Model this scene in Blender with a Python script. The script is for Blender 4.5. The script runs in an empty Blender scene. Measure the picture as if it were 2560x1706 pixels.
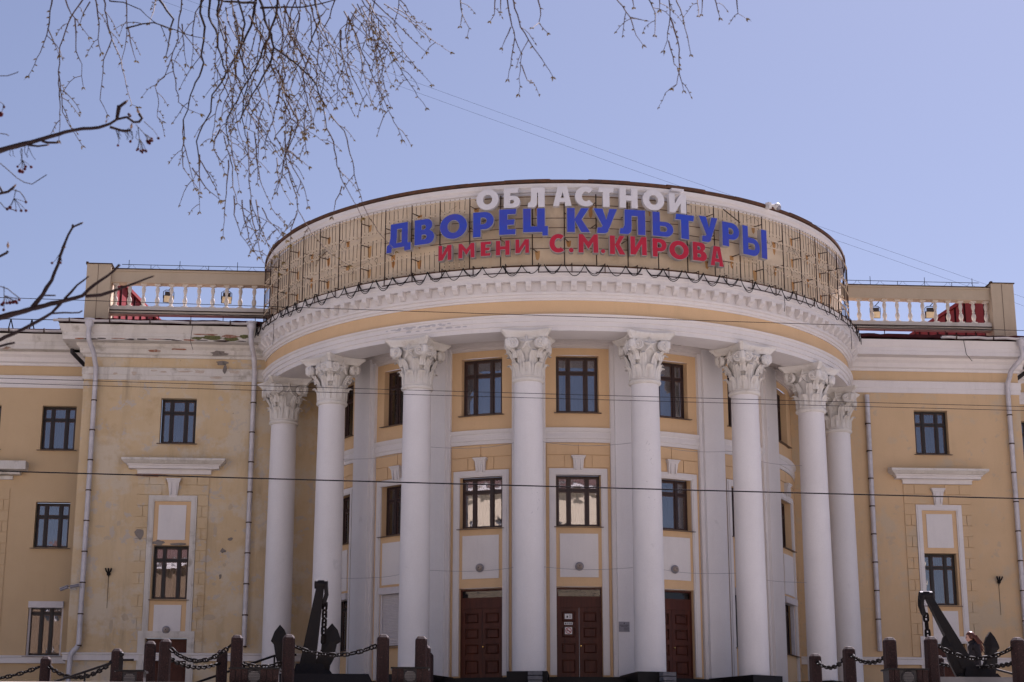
import bpy, bmesh, math, random
from math import sin, cos, pi, radians as rad
from mathutils import Vector, Matrix

random.seed(7)
scene = bpy.context.scene
COL = scene.collection

# ------------------------------------------------------------------ camera, sky, sun, exposure
CX, CD, PITCH, YAW, FPX = -6.193, 60.0, 0.258, -0.074, 4314.5
cam = bpy.data.cameras.new('camera')
cam.sensor_width = 36.0
cam.lens = 36.0 * FPX / 2560.0
cam.clip_start = 0.1
cam.clip_end = 3000
cam.dof.use_dof = True
cam.dof.focus_distance = 52.0
cam.dof.aperture_fstop = 13.0
cam_o = bpy.data.objects.new('camera', cam)
cam_o.location = (CX, -CD, 0)
cam_o.rotation_euler = (pi / 2 + PITCH, 0, YAW)
COL.objects.link(cam_o)
scene.camera = cam_o

SUN_AZ, SUN_EL = rad(34), rad(55)          # azimuth measured from +Y towards +X
world = bpy.data.worlds.new('World')
scene.world = world
world.use_nodes = True
wn = world.node_tree
wn.nodes.clear()
sky = wn.nodes.new('ShaderNodeTexSky')
sky.sky_type = 'NISHITA'
sky.sun_disc = False
sky.sun_elevation = SUN_EL
sky.sun_rotation = SUN_AZ
sky.altitude = 50
sky.air_density = 1.0
sky.dust_density = 1.0
sky.ozone_density = 1.2
bg = wn.nodes.new('ShaderNodeBackground')
bg.inputs[1].default_value = 0.052
wo = wn.nodes.new('ShaderNodeOutputWorld')
hs = wn.nodes.new('ShaderNodeHueSaturation')          # the photograph's muted, slightly violet sky
hs.inputs['Saturation'].default_value = 0.80
hs.inputs['Value'].default_value = 0.58
wn.links.new(sky.outputs[0], hs.inputs['Color'])
wn.links.new(hs.outputs[0], bg.inputs[0])
wn.links.new(bg.outputs[0], wo.inputs[0])

sun = bpy.data.lights.new('sun', 'SUN')
sun.energy = 5.0
sun.angle = rad(0.5)
sun.color = (1.0, 0.93, 0.84)
sun_o = bpy.data.objects.new('sun', sun)
sdir = Vector((sin(SUN_AZ) * cos(SUN_EL), cos(SUN_AZ) * cos(SUN_EL), sin(SUN_EL)))
sun_o.rotation_euler = sdir.to_track_quat('Z', 'Y').to_euler()
sun_o.location = (40, 60, 80)
COL.objects.link(sun_o)

scene.view_settings.view_transform = 'Standard'
scene.view_settings.look = 'None'
scene.view_settings.gamma = 1.0
scene.view_settings.exposure = 1.66
scene.view_settings.use_white_balance = True
scene.view_settings.white_balance_temperature = 5950
scene.view_settings.white_balance_tint = 26

# ------------------------------------------------------------------ helpers
_F = Vector((-sin(YAW) * cos(PITCH), cos(YAW) * cos(PITCH), sin(PITCH)))
_R = Vector((cos(YAW), sin(YAW), 0))
_U = _R.cross(_F)


def at(u, v, y):
    """world point seen at photo position (u, v) in the vertical plane Y = y"""
    d = _F + _R * ((u - 1280) / FPX) - _U * ((v - 853) / FPX)
    return Vector((CX, -CD, 0)) + d * ((y + CD) / d.y)


class MB:
    def __init__(self):
        self.v = []
        self.f = []

    def add(self, vs, fs):
        n = len(self.v)
        self.v.extend([tuple(p) for p in vs])
        self.f.extend([tuple(i + n for i in f) for f in fs])
        return self

    def box(self, x0, x1, y0, y1, z0, z1):
        vs = [(x, y, z) for z in (z0, z1) for y in (y0, y1) for x in (x0, x1)]
        return self.add(vs, [(0, 2, 3, 1), (4, 5, 7, 6), (0, 1, 5, 4), (2, 6, 7, 3), (0, 4, 6, 2), (1, 3, 7, 5)])

    def hexa(self, p):
        return self.add(p, [(0, 2, 3, 1), (4, 5, 7, 6), (0, 1, 5, 4), (2, 6, 7, 3), (0, 4, 6, 2), (1, 3, 7, 5)])

    def mbox(self, fm, u0, u1, z0, z1, d0, d1, n=1):
        """box in mapped wall coordinates fm(u, z, d)"""
        vs, fs = [], []
        for i in range(n + 1):
            u = u0 + (u1 - u0) * i / n
            vs += [fm(u, z0, d0), fm(u, z0, d1), fm(u, z1, d1), fm(u, z1, d0)]
        for i in range(n):
            a, b = 4 * i, 4 * i + 4
            for k in range(4):
                fs.append((a + k, b + k, b + (k + 1) % 4, a + (k + 1) % 4))
        fs += [(0, 1, 2, 3), tuple(4 * n + k for k in (3, 2, 1, 0))]
        return self.add(vs, fs)

    def tube(self, path, r, n=6, caps=True):
        path = [Vector(p) for p in path]
        m = len(path)
        rs = r if isinstance(r, (list, tuple)) else [r] * m
        vs = []
        ref = None
        for i, p in enumerate(path):
            t = (path[min(i + 1, m - 1)] - path[max(i - 1, 0)])
            if t.length < 1e-9:
                t = Vector((0, 0, 1))
            t.normalize()
            if ref is None:
                ref = Vector((1, 0, 0)) if abs(t.x) < 0.8 else Vector((0, 1, 0))
            a = (ref - t * ref.dot(t))
            if a.length < 1e-6:
                a = t.orthogonal()
            a.normalize()
            ref = a
            b = t.cross(a)
            for k in range(n):
                th = 2 * pi * k / n
                vs.append(p + (a * cos(th) + b * sin(th)) * rs[i])
        fs = []
        for i in range(m - 1):
            for k in range(n):
                fs.append((i * n + k, i * n + (k + 1) % n, (i + 1) * n + (k + 1) % n, (i + 1) * n + k))
        if caps:
            fs.append(tuple(range(n - 1, -1, -1)))
            fs.append(tuple((m - 1) * n + k for k in range(n)))
        return self.add(vs, fs)

    def lathe(self, prof, n=24, c=(0, 0, 0)):
        vs, fs = [], []
        m = len(prof)
        for (r, z) in prof:
            for k in range(n):
                th = 2 * pi * k / n
                vs.append((c[0] + r * cos(th), c[1] + r * sin(th), c[2] + z))
        for i in range(m - 1):
            for k in range(n):
                fs.append((i * n + k, i * n + (k + 1) % n, (i + 1) * n + (k + 1) % n, (i + 1) * n + k))
        fs.append(tuple(range(n - 1, -1, -1)))
        fs.append(tuple((m - 1) * n + k for k in range(n)))
        return self.add(vs, fs)

    def sweep(self, path, prof, closed=True):
        """profile [(d, z)] swept along a plan polyline with mitres; d grows to the right of travel"""
        m, k = len(path), len(prof)
        vs = []
        for i in range(m):
            p = Vector(path[i])
            t0 = (Vector(path[i]) - Vector(path[i - 1])).normalized() if i > 0 else None
            t1 = (Vector(path[i + 1]) - Vector(path[i])).normalized() if i < m - 1 else None
            t0 = t0 or t1
            t1 = t1 or t0
            n0, n1 = Vector((t0.y, -t0.x)), Vector((t1.y, -t1.x))
            nn = (n0 + n1)
            nn.normalize()
            nn /= max(0.2, nn.dot(n0))
            for (d, z) in prof:
                vs.append((p.x + nn.x * d, p.y + nn.y * d, z))
        fs = []
        kk = k if closed else k - 1
        for i in range(m - 1):
            for j in range(kk):
                fs.append((i * k + j, i * k + (j + 1) % k, (i + 1) * k + (j + 1) % k, (i + 1) * k + j))
        if closed:
            fs.append(tuple(range(k - 1, -1, -1)))
            fs.append(tuple((m - 1) * k + j for j in range(k)))
        return self.add(vs, fs)

    def prism(self, poly, axis_fn, d0, d1):
        """polygon [(a, b)] given thickness d0..d1 through axis_fn(a, b, d)"""
        n = len(poly)
        vs = [axis_fn(a, b, d0) for a, b in poly] + [axis_fn(a, b, d1) for a, b in poly]
        fs = [tuple(range(n - 1, -1, -1)), tuple(range(n, 2 * n))]
        for i in range(n):
            j = (i + 1) % n
            fs.append((i, j, n + j, n + i))
        return self.add(vs, fs)

    def ball(self, c, r, nu=8, nv=6, sc=(1, 1, 1)):
        prof = [(max(1e-4, r * sin(pi * i / nv)), -r * cos(pi * i / nv)) for i in range(nv + 1)]
        n0 = len(self.v)
        self.lathe(prof, nu)
        for i in range(n0, len(self.v)):
            x, y, z = self.v[i]
            self.v[i] = (c[0] + x * sc[0], c[1] + y * sc[1], c[2] + z * sc[2])
        return self

    def xf(self, M, start=0):
        for i in range(start, len(self.v)):
            self.v[i] = tuple(M @ Vector(self.v[i]))
        return self


def smooth(me, ang=35):
    for p in me.polygons:
        p.use_smooth = True
    me.set_sharp_from_angle(angle=rad(ang))


def mesh_of(name, mb, sm=35, fix=True):
    me = bpy.data.meshes.new(name)
    me.from_pydata([tuple(p) for p in mb.v], [], mb.f)
    if fix:
        bm = bmesh.new()
        bm.from_mesh(me)
        bmesh.ops.recalc_face_normals(bm, faces=bm.faces)
        bm.to_mesh(me)
        bm.free()
    if sm:
        smooth(me, sm)
    return me


def obj(name, mb, m, parent=None, sm=35, loc=None, rz=0.0, kind=None, label=None, fix=True):
    me = mb if isinstance(mb, bpy.types.Mesh) else mesh_of(name, mb, sm, fix)
    o = bpy.data.objects.new(name, me)
    if m is not None and not me.materials:
        me.materials.append(m)
    COL.objects.link(o)
    if loc is not None:
        o.location = loc
    o.rotation_euler = (0, 0, rz)
    if parent is not None:
        o.parent = parent
    if kind:
        o['kind'] = kind
    if label:
        o['label'] = label
    return o


def tag(o, label, cat, group=None):
    o['label'] = label
    o['category'] = cat
    if group:
        o['group'] = group
    return o


def thing(name, label, cat, loc=(0, 0, 0), rz=0.0, group=None):
    o = bpy.data.objects.new(name, None)
    o.empty_display_size = 0.2
    o.location = loc
    o.rotation_euler = (0, 0, rz)
    COL.objects.link(o)
    return tag(o, label, cat, group)


CHILD = {}


def kids(o):
    return [c for c in bpy.data.objects if c.parent == o]


def tree_list(o):
    return (o, [tree_list(c) for c in kids(o)])


def inst(tl, parent, loc, rz=0.0):
    o, ch = tl
    c = o.copy()
    COL.objects.link(c)
    c.parent = parent
    if loc is not None:
        c.location = loc
        c.rotation_euler = (0, 0, rz)
    for k in ch:
        inst(k, c, None)
    return c


# ------------------------------------------------------------------ materials
def new_mat(name):
    m = bpy.data.materials.new(name)
    m.use_nodes = True
    nt = m.node_tree
    b = nt.nodes['Principled BSDF']
    return m, nt, b


def nd(nt, t, **kw):
    n = nt.nodes.new(t)
    for k, v in kw.items():
        setattr(n, k, v)
    return n


def mix(nt, fac, a, b):
    n = nd(nt, 'ShaderNodeMix', data_type='RGBA')
    for i, x in ((0, fac), (6, a), (7, b)):
        if isinstance(x, (int, float)):
            n.inputs[i].default_value = x
        elif isinstance(x, tuple):
            n.inputs[i].default_value = (*x, 1) if len(x) == 3 else x
        else:
            nt.links.new(x, n.inputs[i])
    return n.outputs[2]


def noise(nt, vec, scale, detail=4, rough=0.6, zs=1.0, off=0.0):
    mp = nd(nt, 'ShaderNodeMapping')
    mp.inputs['Scale'].default_value = (1, 1, zs)
    mp.inputs['Location'].default_value = (off, off * 1.7, off * 0.6)
    nt.links.new(vec, mp.inputs['Vector'])
    n = nd(nt, 'ShaderNodeTexNoise')
    n.inputs['Scale'].default_value = scale
    n.inputs['Detail'].default_value = detail
    n.inputs['Roughness'].default_value = rough
    nt.links.new(mp.outputs[0], n.inputs['Vector'])
    return n.outputs['Fac']


def ramp(nt, fac, a, b):
    r = nd(nt, 'ShaderNodeMapRange')
    r.inputs['From Min'].default_value = a
    r.inputs['From Max'].default_value = b
    nt.links.new(fac, r.inputs['Value'])
    return r.outputs[0]


def mul(nt, a, k):
    n = nd(nt, 'ShaderNodeMath', operation='MULTIPLY')
    nt.links.new(a, n.inputs[0])
    if isinstance(k, (int, float)):
        n.inputs[1].default_value = k
    else:
        nt.links.new(k, n.inputs[1])
    return n.outputs[0]


def geo_pos(nt):
    return nd(nt, 'ShaderNodeNewGeometry').outputs['Position']


def bump(nt, b, h, strength, dist=0.02):
    bp = nd(nt, 'ShaderNodeBump')
    bp.inputs['Strength'].default_value = strength
    bp.inputs['Distance'].default_value = dist
    nt.links.new(h, bp.inputs['Height'])
    nt.links.new(bp.outputs[0], b.inputs['Normal'])


def plaster(name, col, col2, streak, streak_amt, patches=(), rough=0.85, bs=0.25):
    """painted render: base tint drift, vertical dirt streaks, patches of other colours [(colour, scale, lo, hi, amount)]"""
    m, nt, b = new_mat(name)
    P = geo_pos(nt)
    c = mix(nt, ramp(nt, noise(nt, P, 0.55, 5, 0.65), 0.35, 0.68), col, col2)
    st = ramp(nt, noise(nt, P, 2.3, 5, 0.7, 0.12, 3.0), 0.5, 0.8)
    st2 = ramp(nt, noise(nt, P, 0.4, 3, 0.5, 1.0, 9.0), 0.35, 0.7)
    c = mix(nt, mul(nt, mul(nt, st, st2), streak_amt), c, streak)
    for i, (pc, sc, lo, hi, am) in enumerate(patches):
        mask = ramp(nt, noise(nt, P, sc, 8, 0.62, 1.0, 13.0 + 7 * i), lo, hi)
        c = mix(nt, mul(nt, mask, am), c, pc)
    fine = noise(nt, P, 38, 3, 0.6)
    c = mix(nt, mul(nt, ramp(nt, fine, 0.3, 0.8), 0.10), c, (0.05, 0.045, 0.04))
    nt.links.new(c, b.inputs['Base Color'])
    b.inputs['Roughness'].default_value = rough
    b.inputs['Specular IOR Level'].default_value = 0.25
    h = nd(nt, 'ShaderNodeMath', operation='ADD')
    nt.links.new(noise(nt, P, 9, 6, 0.6), h.inputs[0])
    nt.links.new(fine, h.inputs[1])
    bump(nt, b, h.outputs[0], bs, 0.008)
    return m


def simple(name, col, rough=0.6, metal=0.0, var=0.25, vs=6.0, col2=None, bs=0.0, spec=0.4):
    m, nt, b = new_mat(name)
    P = geo_pos(nt)
    c2 = col2 or tuple(x * (1 - var) for x in col)
    n = noise(nt, P, vs, 6, 0.65)
    c = mix(nt, ramp(nt, n, 0.35, 0.68), col, c2)
    nt.links.new(c, b.inputs['Base Color'])
    b.inputs['Roughness'].default_value = rough
    b.inputs['Metallic'].default_value = metal
    b.inputs['Specular IOR Level'].default_value = spec
    if bs:
        bump(nt, b, n, bs, 0.01)
    return m


M = {}
YEL, YEL2 = (0.70, 0.48, 0.27), (0.65, 0.44, 0.245)
M['yellow'] = plaster('yellow_plaster', YEL, YEL2, (0.34, 0.24, 0.13), 0.35)
M['yellow_old'] = plaster('weathered_yellow_plaster', (0.62, 0.48, 0.30), (0.57, 0.42, 0.24), (0.30, 0.23, 0.15), 0.95,
                          [((0.60, 0.52, 0.40), 0.9, 0.50, 0.60, 0.75), ((0.50, 0.44, 0.37), 2.4, 0.585, 0.63, 0.85), ((0.40, 0.25, 0.11), 0.7, 0.56, 0.68, 0.5),
                           ((0.13, 0.11, 0.10), 4.2, 0.70, 0.74, 0.7)], 0.92, 0.5)
M['yellow_right'] = plaster('faded_yellow_plaster', (0.63, 0.445, 0.26), (0.58, 0.41, 0.235), (0.36, 0.26, 0.16), 0.45,
                            [((0.52, 0.42, 0.29), 0.7, 0.53, 0.62, 0.75), ((0.44, 0.36, 0.27), 2.6, 0.62, 0.66, 0.5)], 0.9, 0.35)
M['yellow_wing'] = plaster('plain_yellow_plaster', (0.58, 0.42, 0.245), (0.54, 0.385, 0.22), (0.36, 0.27, 0.17), 0.3)
M['white'] = plaster('white_plaster', (0.74, 0.70, 0.67), (0.68, 0.64, 0.62), (0.42, 0.38, 0.36), 0.35)
M['white_col'] = plaster('white_column_paint', (0.76, 0.73, 0.72), (0.71, 0.68, 0.67), (0.45, 0.42, 0.41), 0.25,
                         [((0.50, 0.48, 0.47), 1.3, 0.66, 0.72, 0.35)])
M['white_old'] = plaster('weathered_white_plaster', (0.68, 0.64, 0.59), (0.60, 0.56, 0.50), (0.26, 0.22, 0.18), 0.95,
                         [((0.30, 0.26, 0.20), 1.7, 0.56, 0.70, 0.7), ((0.36, 0.19, 0.10), 2.2, 0.68, 0.72, 0.5),
                          ((0.12, 0.12, 0.07), 1.2, 0.66, 0.74, 0.6)], 0.95, 0.6)
M['white_capital'] = plaster('white_stucco', (0.73, 0.70, 0.66), (0.62, 0.58, 0.52), (0.38, 0.31, 0.25), 0.8,
                             [((0.45, 0.36, 0.27), 4.0, 0.58, 0.72, 0.5)])
M['ceiling'] = plaster('ceiling_plaster', (0.66, 0.60, 0.56), (0.60, 0.54, 0.50), (0.4, 0.33, 0.3), 0.3)
M['drum'] = plaster('drum_plaster', (0.76, 0.62, 0.45), (0.68, 0.54, 0.37), (0.48, 0.29, 0.14), 0.55,
                    [((0.58, 0.45, 0.30), 1.4, 0.52, 0.66, 0.6)])
M['stucco_bare'] = plaster('bare_render', (0.27, 0.235, 0.20), (0.18, 0.155, 0.14), (0.10, 0.09, 0.08), 0.6, [((0.10, 0.09, 0.085), 5, 0.55, 0.62, 0.6)])
M['brick_bare'] = plaster('bare_brick', (0.34, 0.14, 0.07), (0.26, 0.13, 0.09), (0.1, 0.07, 0.05), 0.6,
                          [((0.45, 0.38, 0.32), 6, 0.5, 0.6, 0.6)])
M['rust_stain'] = plaster('rust_stain', (0.52, 0.23, 0.06), (0.56, 0.34, 0.15), (0.30, 0.12, 0.03), 0.6)
M['frame_brown'] = simple('dark_brown_frame', (0.032, 0.014, 0.012), 0.45, 0, 0.3)
M['frame_black'] = simple('dark_frame', (0.016, 0.012, 0.012), 0.45, 0, 0.3)
M['sill'] = simple('brown_sill_metal', (0.13, 0.085, 0.06), 0.5, 0.2, 0.4)
M['black_iron'] = simple('black_iron', (0.006, 0.0055, 0.007), 0.6, 0.0, 0.5, 9, (0.011, 0.007, 0.006), 0.6, 0.2)
M['chain_iron'] = simple('chain_iron', (0.005, 0.004, 0.004), 0.65, 0.0, 0.4, 20, (0.010, 0.006, 0.005), 0.3, 0.10)
M['cable'] = simple('black_cable', (0.012, 0.010, 0.010), 0.7, 0, 0.2, 6, None, 0.0, 0.2)
M['wire'] = simple('dark_wire', (0.010, 0.008, 0.010), 0.9, 0, 0.2, 6, None, 0.0, 0.1)
M['rust'] = simple('rusty_steel', (0.13, 0.055, 0.025), 0.85, 0.1, 0.5, 5, (0.06, 0.035, 0.025), 0.3)
M['dark_rust'] = simple('dark_rusty_steel', (0.035, 0.022, 0.018), 0.7, 0.2, 0.4, 9, (0.075, 0.035, 0.018))
M['strip'] = simple('aged_light_strip', (0.72, 0.60, 0.44), 0.6, 0, 0.35, 12, (0.50, 0.36, 0.22))
M['red_roof'] = simple('red_sheet_metal', (0.30, 0.055, 0.055), 0.85, 0, 0.3, 3, (0.25, 0.045, 0.048), 0.0, 0.1)
M['maroon_roof'] = simple('maroon_roof_edge', (0.06, 0.014, 0.016), 0.9, 0, 0.4, 4, (0.035, 0.012, 0.014), 0.0, 0.08)
M['gutter'] = simple('grey_gutter', (0.52, 0.49, 0.49), 0.45, 0.1, 0.25, 4)
M['pipe'] = simple('grey_pipe', (0.56, 0.54, 0.56), 0.45, 0.1, 0.2, 3, (0.42, 0.40, 0.42))
M['beige'] = plaster('beige_plaster', (0.52, 0.42, 0.30), (0.47, 0.38, 0.27), (0.3, 0.22, 0.15), 0.5)
M['baluster'] = plaster('baluster_white', (0.66, 0.61, 0.55), (0.55, 0.49, 0.42), (0.35, 0.28, 0.2), 0.6)
M['letter_white'] = simple('white_letter', (0.66, 0.64, 0.65), 0.4, 0, 0.08, 2)
M['letter_edge'] = simple('silver_letter_edge', (0.45, 0.42, 0.42), 0.4, 0.2, 0.15)
M['blue'] = simple('blue_letter_face', (0.030, 0.065, 0.44), 0.35, 0, 0.12, 1.5, (0.055, 0.06, 0.36))
M['red'] = simple('red_letter_face', (0.46, 0.012, 0.035), 0.35, 0, 0.12, 1.5, (0.38, 0.015, 0.03))
M['shutter'] = simple('white_shutter', (0.62, 0.58, 0.58), 0.5, 0, 0.1)
M['paper'] = simple('white_paper', (0.72, 0.70, 0.68), 0.6, 0, 0.06)
M['ink'] = simple('black_ink', (0.02, 0.02, 0.025), 0.6)
M['red_ink'] = simple('red_ink', (0.45, 0.03, 0.03), 0.6)
M['plaque'] = simple('grey_plaque', (0.28, 0.27, 0.30), 0.4, 0.2, 0.15)
M['plaque_text'] = simple('plaque_lettering', (0.09, 0.085, 0.10), 0.5)
M['brass'] = simple('brass', (0.55, 0.36, 0.12), 0.25, 0.9, 0.2)
M['lamp_glass'] = simple('frosted_lamp_glass', (0.34, 0.28, 0.24), 0.3, 0, 0.25, 30)
M['lamp_beige'] = simple('floodlight_glass', (0.62, 0.50, 0.30), 0.35, 0, 0.15)
M['black_plastic'] = simple('black_plastic', (0.018, 0.015, 0.018), 0.5)
M['white_plastic'] = simple('white_plastic', (0.66, 0.63, 0.60), 0.4, 0, 0.1)
M['curtain'] = simple('pale_curtain', (0.17, 0.17, 0.20), 0.9, 0, 0.2, 2)
M['curtain_dim'] = simple('dark_interior', (0.016, 0.012, 0.013), 0.95, 0, 0.4, 2)  # near-black backing, the darkness of the unlit room put into its colour
M['curtain_grey'] = simple('grey_curtain', (0.065, 0.060, 0.068), 0.95, 0, 0.3, 2)
M['asphalt'] = simple('asphalt', (0.05, 0.048, 0.048), 0.9, 0, 0.3, 2, None, 0.4)
M['ground'] = simple('trodden_ground', (0.33, 0.31, 0.28), 0.95, 0, 0.4, 1.5, (0.27, 0.26, 0.22), 0.5)
M['paving'] = simple('concrete_paving', (0.24, 0.225, 0.21), 0.9, 0, 0.25, 1.2, None, 0.3)
M['pavement'] = simple('pale_concrete', (0.42, 0.40, 0.37), 0.9, 0, 0.2, 1.2, None, 0.3)
M['kerb'] = simple('kerb_stone', (0.30, 0.28, 0.27), 0.85, 0, 0.2, 3, None, 0.3)
M['slate'] = simple('grey_slate', (0.17, 0.165, 0.175), 0.8, 0, 0.3, 8, None, 0.4)
M['opp_yellow'] = plaster('opposite_yellow', (0.62, 0.44, 0.20), (0.56, 0.38, 0.17), (0.4, 0.28, 0.15), 0.4)
M['opp_cream'] = plaster('opposite_cream', (0.72, 0.64, 0.48), (0.67, 0.59, 0.43), (0.4, 0.32, 0.22), 0.4)
M['opp_grey'] = plaster('opposite_grey', (0.22, 0.16, 0.10), (0.18, 0.13, 0.085), (0.14, 0.11, 0.08), 0.4)
M['opp_glass'] = simple('opposite_window_glass', (0.04, 0.05, 0.06), 0.1)
M['opp_roof'] = simple('opposite_roof', (0.12, 0.07, 0.06), 0.7)
M['coat'] = simple('black_coat', (0.014, 0.010, 0.014), 0.8, 0, 0.4, 8)
M['hair'] = simple('auburn_hair', (0.10, 0.026, 0.012), 0.4, 0, 0.5, 30)
M['smudge'] = simple('grey_overpaint', (0.50, 0.48, 0.49), 0.9, 0, 0.2, 5)
M['crack'] = simple('dark_crack', (0.05, 0.035, 0.028), 0.95)
M['moss'] = simple('mossy_plaster', (0.16, 0.16, 0.06), 0.95, 0, 0.4, 18, (0.06, 0.065, 0.03))
M['dirt'] = simple('soiled_paint', (0.46, 0.37, 0.29), 0.95, 0, 0.3, 9, (0.54, 0.47, 0.40))
M['lens_grey'] = simple('dusty_lens', (0.10, 0.09, 0.09), 0.5, 0, 0.3)
M['skin'] = simple('skin', (0.48, 0.27, 0.20), 0.55, 0, 0.1)


def granite():
    m, nt, b = new_mat('red_brown_granite')
    P = geo_pos(nt)
    v = nd(nt, 'ShaderNodeTexVoronoi')
    v.inputs['Scale'].default_value = 30
    nt.links.new(P, v.inputs['Vector'])
    c = mix(nt, ramp(nt, v.outputs['Distance'], 0.1, 0.6), (0.006, 0.0035, 0.0035), (0.026, 0.010, 0.009))
    n = noise(nt, P, 45, 3, 0.7)
    c = mix(nt, ramp(nt, n, 0.62, 0.68), c, (0.12, 0.075, 0.065))
    n2 = noise(nt, P, 35, 3, 0.7, 1.0, 5.0)
    c = mix(nt, ramp(nt, n2, 0.58, 0.66), c, (0.008, 0.006, 0.006))
    nt.links.new(c, b.inputs['Base Color'])
    b.inputs['Roughness'].default_value = 0.75
    b.inputs['Specular IOR Level'].default_value = 0.25
    bump(nt, b, n, 0.5, 0.006)
    return m


M['granite'] = granite()


def black_granite():
    m, nt, b = new_mat('black_granite')
    P = geo_pos(nt)
    n = noise(nt, P, 60, 3, 0.7)
    c = mix(nt, ramp(nt, n, 0.55, 0.7), (0.007, 0.006, 0.007), (0.022, 0.018, 0.019))
    nt.links.new(c, b.inputs['Base Color'])
    b.inputs['Specular IOR Level'].default_value = 0.2
    b.inputs['Roughness'].default_value = 0.5
    return m


M['black_granite'] = black_granite()


def door_wood():
    m, nt, b = new_mat('mahogany_door')
    P = geo_pos(nt)
    n = noise(nt, P, 14, 6, 0.65, 0.07)
    c = mix(nt, ramp(nt, n, 0.3, 0.7), (0.052, 0.013, 0.008), (0.105, 0.027, 0.014))
    n2 = noise(nt, P, 1.4, 3, 0.5)
    c = mix(nt, mul(nt, ramp(nt, n2, 0.45, 0.7), 0.5), c, (0.034, 0.009, 0.007))
    nt.links.new(c, b.inputs['Base Color'])
    b.inputs['Specular IOR Level'].default_value = 0.25
    b.inputs['Roughness'].default_value = 0.5
    bump(nt, b, n, 0.15, 0.004)
    return m


M['door'] = door_wood()


def glass(name, refl, tint=(0.8, 0.82, 0.85), wob=0.005):
    m = bpy.data.materials.new(name)
    m.use_nodes = True
    nt = m.node_tree
    nt.nodes.clear()
    P = geo_pos(nt)
    out = nd(nt, 'ShaderNodeOutputMaterial')
    gl = nd(nt, 'ShaderNodeBsdfGlossy')
    gl.inputs['Roughness'].default_value = 0.015
    gl.inputs['Color'].default_value = (0.88, 0.84, 0.84, 1)
    tr = nd(nt, 'ShaderNodeBsdfTransparent')
    tr.inputs['Color'].default_value = (*tint, 1)
    fr = nd(nt, 'ShaderNodeFresnel')
    fr.inputs['IOR'].default_value = 1.5
    ad = nd(nt, 'ShaderNodeMath', operation='ADD', use_clamp=True)
    nt.links.new(fr.outputs[0], ad.inputs[0])
    ad.inputs[1].default_value = refl
    mx = nd(nt, 'ShaderNodeMixShader')
    nt.links.new(ad.outputs[0], mx.inputs[0])
    nt.links.new(tr.outputs[0], mx.inputs[1])
    nt.links.new(gl.outputs[0], mx.inputs[2])
    nt.links.new(mx.outputs[0], out.inputs['Surface'])
    bp = nd(nt, 'ShaderNodeBump')
    bp.inputs['Strength'].default_value = wob
    bp.inputs['Distance'].default_value = 0.5
    nt.links.new(noise(nt, P, 1.6, 2, 0.4), bp.inputs['Height'])
    nt.links.new(bp.outputs[0], gl.inputs['Normal'])
    return m


M['glass'] = glass('window_glass', 0.14)
M['glass_dull'] = glass('low_reflection_glass', 0.0, (0.6, 0.58, 0.55), 0.06)  # weak reflection built into the glass so the door transoms stay dark


def bark(name, c1, c2, scale=30, zs=0.3, rough=0.75):
    m, nt, b = new_mat(name)
    P = geo_pos(nt)
    n = noise(nt, P, scale, 5, 0.65, zs)
    c = mix(nt, ramp(nt, n, 0.35, 0.66), c1, c2)
    nt.links.new(c, b.inputs['Base Color'])
    b.inputs['Roughness'].default_value = rough
    b.inputs['Specular IOR Level'].default_value = 0.12
    bump(nt, b, n, 0.3, 0.01)
    return m


M['birch_bark'] = bark('birch_bark', (0.52, 0.50, 0.46), (0.05, 0.045, 0.04), 7, 2.5)
M['twig'] = bark('birch_twig', (0.030, 0.016, 0.010), (0.066, 0.038, 0.022), 60, 1)
M['limb'] = bark('dark_limb', (0.012, 0.008, 0.008), (0.028, 0.019, 0.017), 40, 1)
M['bud'] = simple('yellow_green_bud', (0.15, 0.10, 0.022), 0.8, 0, 0.5, 90, (0.035, 0.020, 0.010), 0.0, 0.1)
M['street_bark'] = bark('street_tree_bark', (0.20, 0.14, 0.075), (0.13, 0.085, 0.05), 20, 1)
M['rowan_bark'] = bark('rowan_bark', (0.012, 0.007, 0.009), (0.024, 0.015, 0.014), 60, 1)
M['rowan_bud'] = simple('pale_rowan_bud', (0.17, 0.105, 0.07), 0.6, 0, 0.4, 90)
M['berry'] = simple('dark_red_berry', (0.055, 0.003, 0.006), 0.75, 0, 0.5, 60, (0.014, 0.003, 0.004), 0.0, 0.1)

# ------------------------------------------------------------------ setting: ground, road, terrace
GZ = 2.32            # terrace level in front of the hall (camera eye is z = 0)
SZ = -1.6            # street level
gm = MB()
for (x0, x1) in ((-900, 900),):
    ys = [-900, -45.0, -22.6, 900]
    zs = [SZ, SZ, GZ, GZ]
    vs, fs = [], []
    xs = [-900, -120, -60, -30, -10, 10, 30, 60, 120, 900]
    for y, z in zip(ys, zs):
        for x in xs:
            vs.append((x, y, z))
    for j in range(len(ys) - 1):
        for i in range(len(xs) - 1):
            a = j * len(xs) + i
            fs.append((a, a + 1, a + 1 + len(xs), a + len(xs)))
    gm.add(vs, fs)
obj('ground', gm, M['ground'], sm=None, kind='structure', fix=False)
obj('road', MB().box(-300, 300, -76, -64, SZ - 0.2, SZ + 0.006), M['asphalt'], sm=None, kind='structure')
obj('pavement', MB().box(-300, 300, -63.8, -47, SZ - 0.2, SZ + 0.12), M['pavement'], sm=None, kind='structure')
obj('kerb', MB().box(-300, 300, -64.0, -63.8, SZ - 0.2, SZ + 0.13), M['kerb'], sm=None, kind='structure')
obj('terrace', MB().box(-60, 60, -22.4, 1.5, GZ - 0.2, GZ + 0.02), M['paving'], sm=None, kind='structure')

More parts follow.
